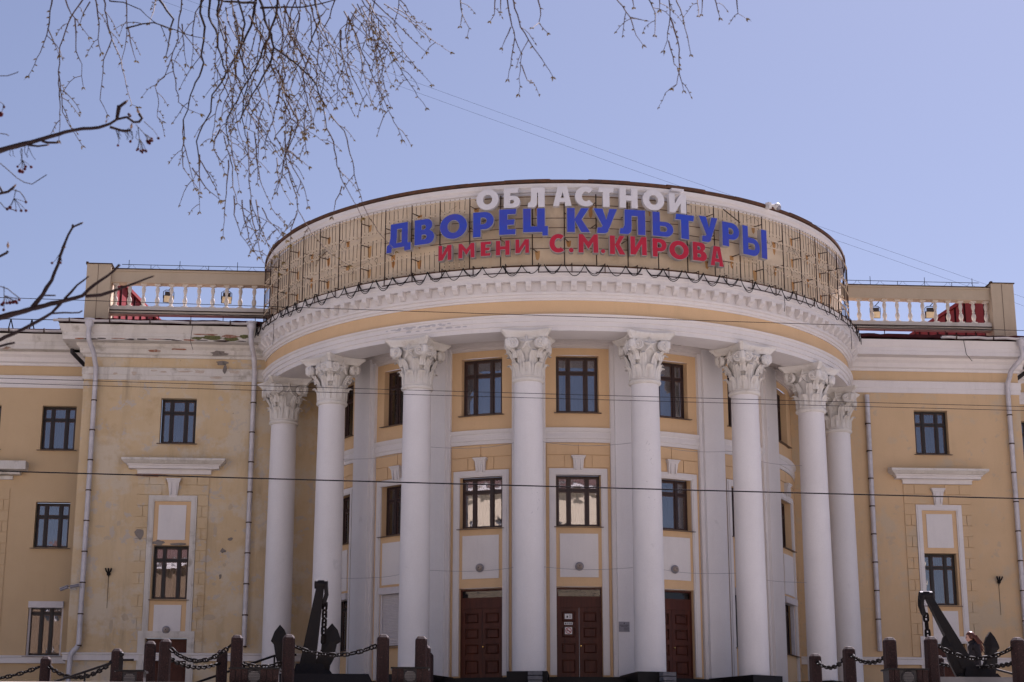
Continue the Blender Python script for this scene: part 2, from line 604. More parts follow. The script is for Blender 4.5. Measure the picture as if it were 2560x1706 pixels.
# ------------------------------------------------------------------ the palace
PAL = thing('palace_building', 'yellow and white palace with curved colonnade, attic drum and flanking wings', 'building', (0, 0, 0))
YC, RW, RCOL = 2.15, 8.6, 10.26
OFF, STEP = -0.8, 20.8            # inner wall bays
BASE = 3.57


def flat(x0, y0):
    return lambda u, z, d: (x0 + u, y0 - d, z)


def cyl(r):
    return lambda u, z, d: ((r + d) * sin(rad(u)), YC - (r + d) * cos(rad(u)), z)


def arc(r, a0, a1, n):
    return [(r * sin(rad(a0 + (a1 - a0) * i / n)), YC - r * cos(rad(a0 + (a1 - a0) * i / n))) for i in range(n + 1)]


def wall_grid(fm, us, zs, holes, depth):
    """wall sheet with rectangular openings (u0,u1,z0,z1) and their reveals"""
    us, zs = set(us), set(zs)
    for h in holes:
        us |= {h[0], h[1]}
        zs |= {h[2], h[3]}
    us, zs = sorted(us), sorted(zs)
    mb = MB()
    vs = [fm(u, z, 0) for z in zs for u in us]
    n = len(us)
    fs = []
    for j in range(len(zs) - 1):
        for i in range(n - 1):
            uc, zc = (us[i] + us[i + 1]) / 2, (zs[j] + zs[j + 1]) / 2
            if any(h[0] < uc < h[1] and h[2] < zc < h[3] for h in holes):
                continue
            a = j * n + i
            fs.append((a, a + 1, a + n + 1, a + n))
    mb.add(vs, fs)
    for (u0, u1, z0, z1) in holes:
        a, b, c, d = [(u0, z0), (u1, z0), (u1, z1), (u0, z1)]
        for (p, q) in ((a, b), (b, c), (c, d), (d, a)):
            mb.add([fm(p[0], p[1], 0), fm(q[0], q[1], 0), fm(q[0], q[1], -depth), fm(p[0], p[1], -depth)], [(0, 1, 2, 3)])
    return mb


# --- window prototypes -------------------------------------------------
PROTO = []


def make_window(w, h, fm_mat, cur, transom=0.70, sill=True, mcol=(0.29, 0.71)):
    fr = MB()
    t, y0, y1 = 0.07, 0.0, 0.09
    fr.box(-w / 2, -w / 2 + t, y0, y1, 0, h)
    fr.box(w / 2 - t, w / 2, y0, y1, 0, h)
    fr.box(-w / 2 + t, w / 2 - t, y0, y1, 0, t)
    fr.box(-w / 2 + t, w / 2 - t, y0, y1, h - t, h)
    zt = h * transom
    fr.box(-w / 2 + t, w / 2 - t, y0 + .004, y1, zt - .045, zt + .045)
    xm = [-w / 2 + w * k for k in mcol]
    for x in xm:
        fr.box(x - .05, x + .05, y0 - .012, y1 + .004, t, h - t)
    o = obj('window', fr, fm_mat, None, sm=None)
    PROTO.append(o)
    edges = [-w / 2 + t] + [v for x in xm for v in (x - .05, x + .05)] + [w / 2 - t]
    for i in range(3):
        a, b = edges[2 * i], edges[2 * i + 1]
        for (c, d) in ((t, zt - .045), (zt + .045, h - t)):
            s = MB()
            k = .028
            s.box(a, a + k, y0 + .03, y1 - .01, c, d).box(b - k, b, y0 + .03, y1 - .01, c, d)
            s.box(a + k, b - k, y0 + .03, y1 - .01, c, c + k).box(a + k, b - k, y0 + .03, y1 - .01, d - k, d)
            obj('sash', s, M['sash'], o, sm=None)
            obj('pane', MB().box(a + k, b - k, y0 + .045, y0 + .053, c + k, d - k), M['glass'], o, sm=None)
    if sill:
        obj('sill', MB().hexa([(-w / 2 - .09, -.36, -.05), (w / 2 + .09, -.36, -.05), (-w / 2 - .09, .02, -.02), (w / 2 + .09, .02, -.02),
                               (-w / 2 - .09, -.36, -.03), (w / 2 + .09, -.36, -.03), (-w / 2 - .09, .02, 0.0), (w / 2 + .09, .02, 0.0)]), M['sill'], o, sm=None)
    obj('room_back', MB().box(-w / 2, w / 2, .55, .57, 0, h), M['room'], o, sm=None)
    # curtain: a pleated sheet behind the glass; near-black ones stand for the unlit room
    c = MB()
    n = 34
    vs, fs = [], []
    for i in range(n + 1):
        x = -w / 2 + w * i / n
        yy = .24 + .022 * sin(i * 1.9 + 1.5 * sin(i * .31)) * (.5 + .5 * sin(i * .23 + w * 9 + h * 7)) + .02 * sin(i * 0.45)
        vs += [(x, yy, 0), (x, yy, h)]
    for i in range(n):
        fs.append((2 * i, 2 * i + 2, 2 * i + 3, 2 * i + 1))
    c.add(vs, fs)
    obj('curtain', c, cur, o, fix=False)
    return o


M['room'] = simple('dark_room', (0.012, 0.010, 0.011), 0.95)
M['sash'] = simple('inner_sash', (0.10, 0.055, 0.045), 0.5, 0, 0.3)
W_FLANK3 = make_window(1.20, 1.60, M['frame_black'], M['curtain_dim'])
W_FLANK2 = make_window(1.20, 1.83, M['frame_black'], M['curtain_dim'], 0.74)
W_FLANK1 = make_window(1.20, 1.83, M['frame_black'], M['curtain_dim'], 0.80, True, (0.36, 0.64))
W_IN3 = make_window(1.34, 1.86, M['frame_brown'], M['curtain'], 0.72)
W_IN3D = make_window(1.34, 1.86, M['frame_brown'], M['curtain_grey'], 0.72)
W_IN2 = make_window(1.38, 1.64, M['frame_brown'], M['curtain_dim'], 0.72)
W_IN1 = make_window(1.38, 1.90, M['frame_black'], M['curtain_dim'], 0.75)
TL = {k: tree_list(k) for k in (W_FLANK3, W_FLANK2, W_FLANK1, W_IN3, W_IN3D, W_IN2, W_IN1)}


RV = random.Random(77)


def put(proto, loc, rz=0.0, cur=None):
    c = inst(TL[proto], PAL, loc, rz)
    if cur:                                   # windows differ
        for ch in c.children:
            if ch.name.startswith('curtain'):
                ch.material_slots[0].link = 'OBJECT'
                ch.material_slots[0].material = M[RV.choice(cur)]
                ch.location.x = RV.uniform(-.04, .04)
                ch.scale = (RV.choice((1, 1, .62, .8)), 1, 1)
    return c


def cyl_loc(r, a, z):
    return (r * sin(rad(a)), YC - r * cos(rad(a)), z)


# --- flank blocks and recessed wings ------------------------------------
BX = 16.85
for s, wm in ((-1, 'yellow_old'), (1, 'yellow_right')):
    f = flat(0, 0)
    xa, xb = sorted((s * 8.2, s * BX))
    c = s * 13.5
    holes = [(c - .62, c + .62, 11.95, 13.56), (c - .61, c + .61, 6.52, 8.36), (c - .72, c + .72, GZ + .05, 5.21)]
    obj('wall', wall_grid(f, [xa, xb], [GZ, 4.44, 15.0], holes, .30), M[wm], PAL, sm=None)
    obj('wall', MB().box(s * BX - .001 * s if s < 0 else s * BX - .001, s * BX + .001 if s < 0 else s * BX, .002, 6, GZ, 15.0), M[wm], PAL, sm=None)
    put(W_FLANK3, (c, .22, 11.95), 0, ('curtain_grey', 'curtain_dim'))
    put(W_FLANK2, (c, .22, 6.52), 0, ('curtain_grey', 'curtain_dim'))
    # recessed wing
    fw = flat(0, 1.5)
    xa, xb = sorted((s * BX, s * 40.0))
    wh = []
    for k, wx in enumerate((17.9, 20.55, 23.2, 25.9)):
        wh.append((s * wx - .6, s * wx + .6, 11.95, 13.55))
        wh.append((s * wx - .6, s * wx + .6, 8.45, 10.07))
        wh.append((s * wx - .6, s * wx + .6, 4.71, 6.57))
    obj('wall', wall_grid(fw, [xa, xb], [GZ, 4.4, 15.0], wh, .28), M['yellow_wing'], PAL, sm=None)
    for h in wh:
        cc = (h[0] + h[1]) / 2
        p = W_FLANK3 if h[2] > 11 else (W_FLANK3 if h[2] > 8 else W_FLANK1)
        put(p, (cc, 1.72, h[2]), 0, ('curtain_grey', 'curtain_dim', 'curtain_dim'))

mbp = MB()
# shutter boxes of the lowest wing windows
for s in (-1, 1):
    for wx in (17.9, 20.55):
        obj('shutter_box', MB().box(s * wx - .6, s * wx + .6, 1.42, 1.70, 6.35, 6.57), M['shutter'], PAL, sm=None)
        obj('shutter_guide', MB().box(s * wx - .6, s * wx - .53, 1.60, 1.70, 4.72, 6.35).box(s * wx + .53, s * wx + .6, 1.60, 1.70, 4.72, 6.35), M['shutter'], PAL, sm=None)

# mouldings of the flanks: plinth, band, architrave, cornice (mitred round the corner)
def flank_path(s):
    return [(-BX, 2.0), (-BX, 0), (-8.2, 0)] if s < 0 else [(8.2, 0), (BX, 0), (BX, 2.0)]


PROF_PLINTH = [(-.05, 4.44), (.10, 4.44), (.10, 4.62), (.13, 4.64), (.13, 4.69), (-.05, 4.72)]
PROF_BAND = [(-.05, 14.19), (.05, 14.19), (.05, 14.36), (.07, 14.37), (.07, 14.59), (.09, 14.60), (.09, 14.63), (-.05, 14.64)]
PROF_MOULD = [(-.05, 15.0), (.06, 15.0), (.07, 15.08), (.16, 15.13), (.17, 15.28), (.27, 15.36), (.29, 15.46), (-.05, 15.46)]
PROF_CORONA = [(-.05, 15.462), (.70, 15.462), (.70, 15.60), (.72, 15.61), (.72, 15.72), (.76, 15.76), (.82, 15.93), (.84, 15.99), (-.05, 16.06)]
for s in (-1, 1):
    wmat = M['white_old'] if s < 0 else M['white']
    P = flank_path(s)
    obj('plinth_moulding', MB().sweep(P, PROF_PLINTH), M['white'], PAL)
    obj('band_moulding', MB().sweep(P, PROF_BAND), wmat, PAL)
    obj('architrave_moulding', MB().sweep(P, PROF_MOULD), wmat, PAL)
    obj('cornice', MB().sweep(P, PROF_CORONA), wmat, PAL)
    W = [(-40, 1.5), (-BX, 1.5)] if s < 0 else [(BX, 1.5), (40, 1.5)]
    obj('plinth_moulding', MB().sweep(W, PROF_PLINTH), M['white'], PAL)
    obj('band_moulding', MB().sweep(W, PROF_BAND), M['white'], PAL)
    obj('architrave_moulding', MB().sweep(W, PROF_MOULD), M['white'], PAL)
    obj('cornice', MB().sweep(W, PROF_CORONA), wmat, PAL)
    # roofs: a thin sheet with folded, uneven edge
    rb = MB()
    xe, xi = s * 17.72, s * 10.6
    n = 30
    vs, fs = [], []
    for i in range(n + 1):
        x = xe + (xi - xe) * i / n
        j = random.uniform(-.02, .02)
        vs += [(x, -.90 + j, 16.07 + j), (x, -.90 + j, 16.17 + random.uniform(-.015, .035)), (x, 12, 16.55), (x, 12, 16.4)]
    for i in range(n):
        a, b = 4 * i, 4 * i + 4
        for k in range(4):
            fs.append((a + k, b + k, b + (k + 1) % 4, a + (k + 1) % 4))
    fs += [(0, 1, 2, 3), (4 * n + 3, 4 * n + 2, 4 * n + 1, 4 * n)]
    obj('roof', rb.add(vs, fs), M['maroon_roof'], PAL, sm=None)
    x0, x1 = sorted((s * 17.74, s * 40))
    obj('roof', MB().hexa([(x0, .62, 16.07), (x1, .62, 16.07), (x0, 14, 16.4), (x1, 14, 16.4), (x0, .62, 16.16), (x1, .62, 16.16), (x0, 14, 16.6), (x1, 14, 16.6)]), M['maroon_roof'], PAL, sm=None)


def half_pipe(x0, x1, y, z, r=.075):
    n, k = 12, 7
    vs, fs = [], []
    for i in range(n + 1):
        x = x0 + (x1 - x0) * i / n
        zz = z + .015 * sin(i * 2.1)
        for j in range(k):
            th = pi + pi * j / (k - 1)
            vs.append((x, y + r * cos(th), zz + r * sin(th)))
        for j in range(k):
            th = 2 * pi - pi * j / (k - 1)
            vs.append((x, y + (r - .012) * cos(th), zz + (r - .012) * sin(th)))
    m = 2 * k
    for i in range(n):
        for j in range(m):
            fs.append((i * m + j, i * m + (j + 1) % m, (i + 1) * m + (j + 1) % m, (i + 1) * m + j))
    return MB().add(vs, fs)


for (x0, x1, y) in ((-17.85, -10.9, -.99), (13.75, 17.85, -.99), (-30, -17.7, .52), (17.9, 30, .52)):
    g = obj('gutter', half_pipe(x0, x1, y, 16.09), M['gutter'], PAL)
    br = MB()
    n = int(abs(x1 - x0) / 1.2)
    for i in range(n):
        x = x0 + (i + .4) * (x1 - x0) / n
        br.box(x - .02, x + .02, y - .085, y + .1, 16.0, 16.14)
    obj('gutter_bracket', br, M['dark_rust'], PAL, sm=None)


# downpipes (funnel, offset bends, clamps)
def downpipe(path, funnel, clamps):
    pts = []
    P = [Vector(p) for p in path]
    for i, p in enumerate(P):
        if 0 < i < len(P) - 1:
            a, b = (P[i - 1] - p).normalized(), (P[i + 1] - p).normalized()
            pts += [p + a * .07, p + b * .07]
        else:
            pts.append(p)
    o = obj('downpipe', MB().tube(pts, .088, 12), M['pipe'], PAL)
    if funnel:
        c = P[0]
        obj('pipe_funnel', MB().lathe([(.095, -.02), (.095, .0), (.16, .10), (.16, .24), (.19, .25), (.19, .30)], 14, (c.x, c.y, c.z - .02)), M['pipe'], o)
    for z in clamps:
        xx = P[-1].x if len(P) < 4 else next(((a.x + (b.x - a.x) * (z - a.z) / (b.z - a.z)) for a, b in zip(P[:-1], P[1:]) if b.z <= z <= a.z), P[-1].x)
        yy = next(((a.y + (b.y - a.y) * (z - a.z) / (b.z - a.z)) for a, b in zip(P[:-1], P[1:]) if b.z <= z <= a.z), P[-1].y)
        m = MB().tube([(xx, yy, z - .02), (xx, yy, z + .02)], .104, 12)
        m.box(xx - .02, xx + .02, yy, .0 if yy < 0 else yy + .1, z - .012, z + .012)
        obj('clamp', m, M['dark_rust'], o)
    return o


cz = [13.4 - 1.06 * k for k in range(9)]
downpipe([(-11.0, -.93, 15.86), (-11.0, -.93, 15.45), (-10.92, -.40, 15.02), (-10.90, -.40, 14.86), (-10.89, -.16, 14.56), (-10.89, -.16, 4.95)], True, cz)
downpipe([(-16.62, -.93, 15.86), (-16.62, -.93, 15.45), (-16.48, -.42, 15.02), (-16.46, -.42, 14.88), (-16.42, -.16, 14.56), (-16.42, -.16, 4.92), (-16.66, -.25, 4.62), (-16.68, -.25, GZ + .1)], True, cz)
downpipe([(11.14, -.14, 14.07), (11.12, -.14, 4.90)], False, [13.0 - 1.0 * k for k in range(8)])
downpipe([(16.72, -.93, 15.80), (16.76, -.93, 15.42), (16.44, -.42, 14.98), (16.42, -.42, 14.84), (16.38, -.16, 14.54), (16.38, -.16, GZ + .2)], True, cz)
wp = obj('downpipe', MB().tube([(-17.45, .70, 15.55), (-17.45, .70, 15.35), (-16.98, 1.2, 14.9)], .075, 10), M['black_plastic'], PAL)
obj('downpipe', MB().tube([(17.60, .70, 15.55), (17.60, .70, 15.35), (17.0, 1.2, 14.9)], .075, 10), M['black_plastic'], PAL)


# --- door-and-window composition used on the flanks (and the wings beyond) -----
def frame3(mb, f, cx, hw, z0, z1, t, d, n=1, k=1.0):
    """two-step surround: jambs and head, half width hw, band width t"""
    for (a, b, dd) in ((0, t, d), (t * .30, t * .78, d + .022)):
        mb.mbox(f, cx - (hw - a) * k, cx - (hw - b) * k, z0, z1 - b, 0, dd)
        mb.mbox(f, cx + (hw - b) * k, cx + (hw - a) * k, z0, z1 - b, 0, dd)
        mb.mbox(f, cx - (hw - a) * k, cx + (hw - a) * k, z1 - b, z1 - a, 0, dd + .001, n)


def keystone(f, cx, zb, zt, wb, wt, k=1.0, d=.14):
    mb = MB()
    h = zt - zb
    z1, z2 = zt - h * .17, zt - h * .08
    for (za, zc, wa, wc, da, dc) in ((zb, zb + .1 * h, wb * .85, wb, d * .4, d * .55), (zb + .1 * h, z1, wb, wt * .84, d * .55, d),
                                     (z1, z2, wt * .95, wt * .95, d + .02, d + .02), (z2, zt, wt * 1.06, wt * 1.12, d + .05, d + .05)):
        mb.hexa([f(cx - wa / 2 * k, za, -.02), f(cx + wa / 2 * k, za, -.02), f(cx - wa / 2 * k, za, da), f(cx + wa / 2 * k, za, da),
                 f(cx - wc / 2 * k, zc, -.02), f(cx + wc / 2 * k, zc, -.02), f(cx - wc / 2 * k, zc, dc), f(cx + wc / 2 * k, zc, dc)])
    # two flutes on the front
    for sx in (-.2, .2):
        mb.mbox(f, cx + sx * wt * k - .018 * k, cx + sx * wt * k + .018 * k, zb + .2 * h, z1 - .03, d * .5, d + .018)
    return mb


def block(f, u0, u1, z0, z1, mat, name='plaster_block', n=1, g=.011, k=1.0):
    mb = MB().mbox(f, u0 + g * k, u1 - g * k, z0 + g, z1 - g, .001, .034 + random.uniform(-.004, .004), n)
    return obj(name, mb, mat, PAL, sm=None)


def flank_comp(cx, y0, wm, wh, full=True):
    f = flat(cx, y0)
    k = MB()
    frame3(k, f, 0, .83, 5.40, 10.09, .20, .07)
    obj('surround', k, wh, PAL, sm=None)
    k = MB()
    frame3(k, f, 0, .95, GZ + .05, 5.43, .24, .09)
    obj('surround', k, wh, PAL, sm=None)
    fld = MB()
    for (a, b, z0, z1) in ((-.629, .629, 8.36, 9.888), (-.629, .629, 5.22, 6.52), (-.629, -.62, 6.52, 8.36), (.62, .629, 6.52, 8.36)):
        fld.mbox(f, a, b, z0, z1, .001, .02)
    obj('field', fld, M['yellow'] if full else wm, PAL, sm=None)
    obj('panel', MB().mbox(f, -.47, .47, 8.55, 9.76, .02, .05), M['white'], PAL, sm=None)
    obj('panel', MB().mbox(f, -.46, .46, 5.37, 6.32, .02, .05), M['white'], PAL, sm=None)
    obj('keystone', keystone(f, 0, 9.97, 10.68, .26, .46), M['white'], PAL, sm=None)
    # hood cornice
    c = MB()
    for (hw, z0, z1, d) in ((1.27, 10.84, 10.97, .10), (1.30, 10.97, 11.0, .13), (1.55, 11.0, 11.10, .30), (1.60, 11.10, 11.15, .36)):
        c.mbox(f, -hw, hw, z0, z1, -.02, d)
    obj('hood', c, M['white'], PAL, sm=None)
    c = MB()
    c.hexa([f(-1.64, 11.152, -.02), f(1.64, 11.152, -.02), f(-1.64, 11.152, .42), f(1.64, 11.152, .42),
            f(-1.77, 11.25, -.02), f(1.77, 11.25, -.02), f(-1.77, 11.25, .54), f(1.77, 11.25, .54)])
    c.hexa([f(-1.77, 11.252, -.02), f(1.77, 11.252, -.02), f(-1.77, 11.252, .55), f(1.77, 11.252, .55),
            f(-1.76, 11.44, -.02), f(1.76, 11.44, -.02), f(-1.78, 11.33, .56), f(1.78, 11.33, .56)])
    obj('hood', c, M['white_old'], PAL, sm=None)
    # rusticated blocks beside and above
    zc = [5.10 + .386 * i for i in range(14)]
    bm_ = wm
    for i in range(13):
        for s in (-1, 1):
            a, b = (-1.25, -.832) if s < 0 else (.832, 1.22)
            if i % 2 == 0:
                block(f, a, b, zc[i], zc[i + 1], bm_)
            else:
                m = a + (b - a) * (.55 if s < 0 else .45)
                block(f, a, m, zc[i], zc[i + 1], bm_)
                block(f, m, b, zc[i], zc[i + 1], bm_)
    for (a, b) in ((-1.25, -.40), (.40, 1.22)):
        block(f, a, b, 10.118, 10.47, bm_)
    for (a, b) in ((-1.25, -.85), (-.85, -.27), (.27, .8), (.8, 1.22)):
        block(f, a, b, 10.47, 10.82, bm_)
    zlow = 4.73
    for s in (-1, 1):
        block(f, -1.25 if s < 0 else .952, -.952 if s < 0 else 1.22, zlow, 5.10, bm_)
    # side door deep in the opening
    d = MB().box(cx - .715, cx + .715, y0 + .25, y0 + .30, GZ + .05, 5.20)
    dr = obj('door', d, M['door'], PAL, sm=None)
    for sx in (-.36, .36):
        for z0, z1 in ((2.6, 3.3), (3.4, 4.1), (4.2, 5.0)):
            obj('door_panel', MB().box(cx + sx - .24, cx + sx + .24, y0 + .225, y0 + .25, z0, z1), M['door'], dr, sm=None)


flank_comp(-13.53, 0, M['yellow_old'], M['white_old'])
flank_comp(13.56, 0, M['yellow_right'], M['white'])
# wing hoods just entering the frame
for s in (-1, 1):
    f = flat(s * 20.62, 1.5)
    c = MB()
    for (hw, z0, z1, d) in ((1.27, 10.84, 10.97, .10), (1.55, 11.0, 11.12, .30), (1.77, 11.14, 11.44, .52)):
        c.mbox(f, -hw, hw, z0, z1, -.02, d)
    obj('hood', c, M['white_old'], PAL, sm=None)
    zc = [4.73 + .386 * i for i in range(16)]
    for i in range(15):
        a, b = (.80, 1.20) if s < 0 else (-1.20, -.80)
        if i % 2:
            block(f, a, (a + b) / 2, zc[i], zc[i + 1], M['yellow_wing'])
            block(f, (a + b) / 2, b, zc[i], zc[i + 1], M['yellow_wing'])
        else:
            block(f, a, b, zc[i], zc[i + 1], M['yellow_wing'])


# --- broken render on the left flank: real chips with their own ragged outline ---
def chip(f, cx, cz, w, h, mat, n=13, name='render_scar', d=(.001, .012), seed=1, lab=None):
    rn = random.Random(seed)
    poly = []
    for i in range(n):
        th = 2 * pi * i / n
        rr = rn.uniform(.62, 1.12)
        poly.append((cx + w / 2 * cos(th) * rr, cz + h / 2 * sin(th) * rr))
    return obj(name, MB().prism(poly, lambda a, b, dd: f(a, b, dd), d[0], d[1]), mat, PAL, sm=None, label=lab)


F0 = flat(0, 0)
chip(F0, -14.62, 8.74, .40, .42, M['stucco_bare'], 9, d=(.03, .046), seed=3)
chip(F0, -12.05, 14.86, .50, .16, M['stucco_bare'], 12, seed=5)
chip(F0, -11.95, 14.62, .16, .36, M['stucco_bare'], 9, d=(.09, .103), seed=6)
chip(F0, -14.35, 10.78, 1.3, .11, M['brick_bare'], 16, d=(.10, .112), seed=8)
chip(F0, -13.95, 8.45, .52, .22, M['stucco_bare'], 11, d=(.02, .034), seed=9)
chip(F0, -13.3, 8.41, .70, .10, M['stucco_bare'], 11, d=(.02, .033), seed=12)
for i, (x, z, w, h) in enumerate(((-11.55, 9.72, .16, .24), (-11.5, 8.6, .2, .14), (-11.75, 8.2, .22, .18), (-11.68, 7.7, .12, .16), (-12.05, 8.9, .14, .4),
                                  (-11.8, 7.3, .10, .2), (-12.0, 7.05, .16, .14), (-11.95, 10.1, .14, .1), (-11.35, 8.9, .12, .1), (-15.35, 9.1, .16, .22), (-16.0, 9.0, .4, .1),
                                  (-15.7, 8.6, .36, .16), (-14.95, 5.9, .3, .26), (-15.4, 5.6, .14, .5), (-12.1, 5.9, .46, .22))):
    chip(F0, x, z, w, h, M['stucco_bare'] if i in (1, 2, 5) else M['beige'], 11, d=(.0015, .006), seed=20 + i)
fcor = flat(0, -.0)
for i, (x, z, w, h, d) in enumerate(((-13.6, 15.30, .62, .10, .20), (-14.4, 15.22, .5, .10, .19), (-12.15, 15.16, .62, .22, .18), (-12.6, 15.72, .9, .10, .72), (-11.75, 15.66, .7, .12, .72))):
    chip(fcor, x, z, w, h, M['brick_bare'] if i != 2 else M['stucco_bare'], 13, d=(d, d + .012), seed=50 + i)

for i in range(14):
    x = -17.0 + i * .44 + random.uniform(-.15, .15)
    w_ = random.uniform(.2, .7)
    chip(fcor, x, 15.485 + random.uniform(-.01, .03), w_, random.uniform(.03, .07), M['crack'] if i % 3 else M['brick_bare'], 11, d=(.70, .706), seed=90 + i)
for i, (x, z, w_, h_) in enumerate(((-12.4, 15.60, .9, .16), (-11.7, 15.58, .6, .18), (-12.9, 15.57, .4, .10), (-11.25, 15.66, .4, .2))):
    chip(fcor, x, z, w_, h_, M['moss'], 15, d=(.70 + .002 * i, .724 + .002 * i), seed=120 + i)
for i in range(9):
    x = -16.4 + i * .62 + random.uniform(-.2, .2)
    chip(fcor, x, 14.42 + random.uniform(-.12, .12), random.uniform(.2, .6), random.uniform(.06, .16), M['dirt'], 13, d=(.071, .0735), seed=140 + i)

# --- curved inner wall -----------------------------------------------------
fi = cyl(RW)
DEG = 180 / pi / RW          # degrees per metre along the wall
us = [-77 + 1.54 * i for i in range(101)]
holes = []
bays = [OFF + STEP * k for k in range(-3, 4)]
for k, b in zip(range(-3, 4), bays):
    hw3, hw2 = .69 * DEG, .71 * DEG
    holes.append((b - hw3, b + hw3, 11.86, 13.73))
    holes.append((b - hw2, b + hw2, 8.20, 9.86))
    if abs(k) <= 1:
        holes.append((b - .72 * DEG, b + .72 * DEG, 3.40, 6.31))
    else:
        holes.append((b - .71 * DEG, b + .71 * DEG, 4.62, 6.52))
obj('curved_wall', wall_grid(fi, us, [3.2, 10.87, 14.3], holes, .30), M['yellow'], PAL, sm=30)

for k, b in zip(range(-3, 4), bays):
    r = RW - .24
    put(W_IN3 if k in (-1, 0, 1) else W_IN3D, cyl_loc(r, b, 11.86), rad(b))
    put(W_IN2, cyl_loc(r, b, 8.20), rad(b), ('curtain_grey', 'curtain_dim', 'curtain_grey'))
    f = fi
    if abs(k) >= 2:
        put(W_IN1, cyl_loc(r, b, 4.62), rad(b))
    # surround, field, panel, keystone
    m = MB()
    frame3(m, f, b, .92, 3.60, 10.035, .205, .06, 5, DEG)
    obj('surround', m, M['white'], PAL, sm=None)
    fl = MB()
    hw = .714 * DEG
    zl = 6.32 if abs(k) <= 1 else 6.54
    fl.mbox(f, b - hw, b + hw, zl, 8.16, .001, .018, 3)
    obj('field', fl, M['yellow'], PAL, sm=None)
    obj('panel', MB().mbox(f, b - .60 * DEG, b + .60 * DEG, 6.60, 7.96, .018, .05, 3), M['white'], PAL, sm=None)
    obj('keystone', keystone(f, b, 9.87, 10.43, .28, .40, DEG, .16), M['white'], PAL, sm=None)
    # rusticated courses beside the surround
    pl = b - STEP / 2 + 3.70
    pr = b + STEP / 2 - 3.70
    if k == -3:
        pl = b - 12.5
    if k == 3:
        pr = b + 13.4
    e = .925 * DEG
    zc = [10.06 - .389 * i for i in range(17)]
    for i in range(16):
        for (a, c) in ((pl, b - e), (b + e, pr)):
            n = 2 if (c - a) > 4 else 1
            if n == 2:
                mid = a + (c - a) * (.42 if i % 2 else .60)
                if i % 3:
                    block(f, a, mid, zc[i + 1], zc[i], M['yellow'], 'rustic_block', 1, .011, DEG)
                    block(f, mid, c, zc[i + 1], zc[i], M['yellow'], 'rustic_block', 1, .011, DEG)
                else:
                    block(f, a, c, zc[i + 1], zc[i], M['yellow'], 'rustic_block', 2, .011, DEG)
            else:
                block(f, a, c, zc[i + 1], zc[i], M['yellow'], 'rustic_block', 1, .011, DEG)
    for (a, c) in ((pl, b - 2.9), (b - 2.9, b - 1.4), (b + 1.4, b + 2.9), (b + 2.9, pr)):
        block(f, a, c, 10.06, 10.47, M['yellow'], 'lintel_block', 2, .011, DEG)
    for (a, c) in ((pl, b), (b, pr)):
        block(f, a, c, 10.47, 10.86, M['yellow'], 'lintel_block', 3, .011, DEG)

# belt course (three steps), wall cornice under the ceiling
PB = [(-.03, 10.875), (.05, 10.875), (.05, 10.99), (.075, 11.0), (.075, 11.12), (.05, 11.13), (.05, 11.20), (.10, 11.25), (.12, 11.34), (-.03, 11.36)]
obj('belt_course', MB().sweep(arc(RW, -76, 76, 76), PB), M['white'], PAL)
PW = [(-.03, 13.97), (.07, 13.97), (.08, 14.05), (.16, 14.09), (.17, 14.17), (.26, 14.21), (.27, 14.27), (-.03, 14.27)]
obj('wall_cornice', MB().sweep(arc(RW, -76, 76, 76), PW), M['ceiling'], PAL)
# portico ceiling, full thickness up to the roof
obj('ceiling', MB().sweep(arc(0.001 + RW - .2, -80, 80, 80), [(0, 14.275), (1.9, 14.275), (1.9, 14.4), (0, 14.4)]), M['ceiling'], PAL)

# pilasters on the curved wall
for k in (-3, -2, -1, 0, 1, 2):
    a = OFF + STEP * (k + .5)
    m = MB()
    m.mbox(fi, a - .53 * DEG, a + .53 * DEG, 3.55, 14.27, -.02, .12, 4)
    m.mbox(fi, a - .41 * DEG, a + .41 * DEG, 3.551, 14.268, .1, .24, 4)
    obj('pilaster', m, M['white_col'], PAL, sm=None)

# ceiling lights
for a, r in ((-41.0, 9.35), (-21.5, 9.05), (-.2, 9.0), (20.8, 9.0), (41.5, 9.2)):
    lo = cyl_loc(r, a, 14.245)
    t = obj('ceiling_light', MB().box(-.16, .16, -.10, .10, -.03, .03).box(-.14, .14, -.085, .085, -.045, -.03), M['black_plastic'], PAL, sm=None, loc=lo, rz=rad(a))
    obj('diffuser', MB().box(-.09, .09, -.05, .05, -.052, -.045), M['lamp_glass'], t, sm=None)

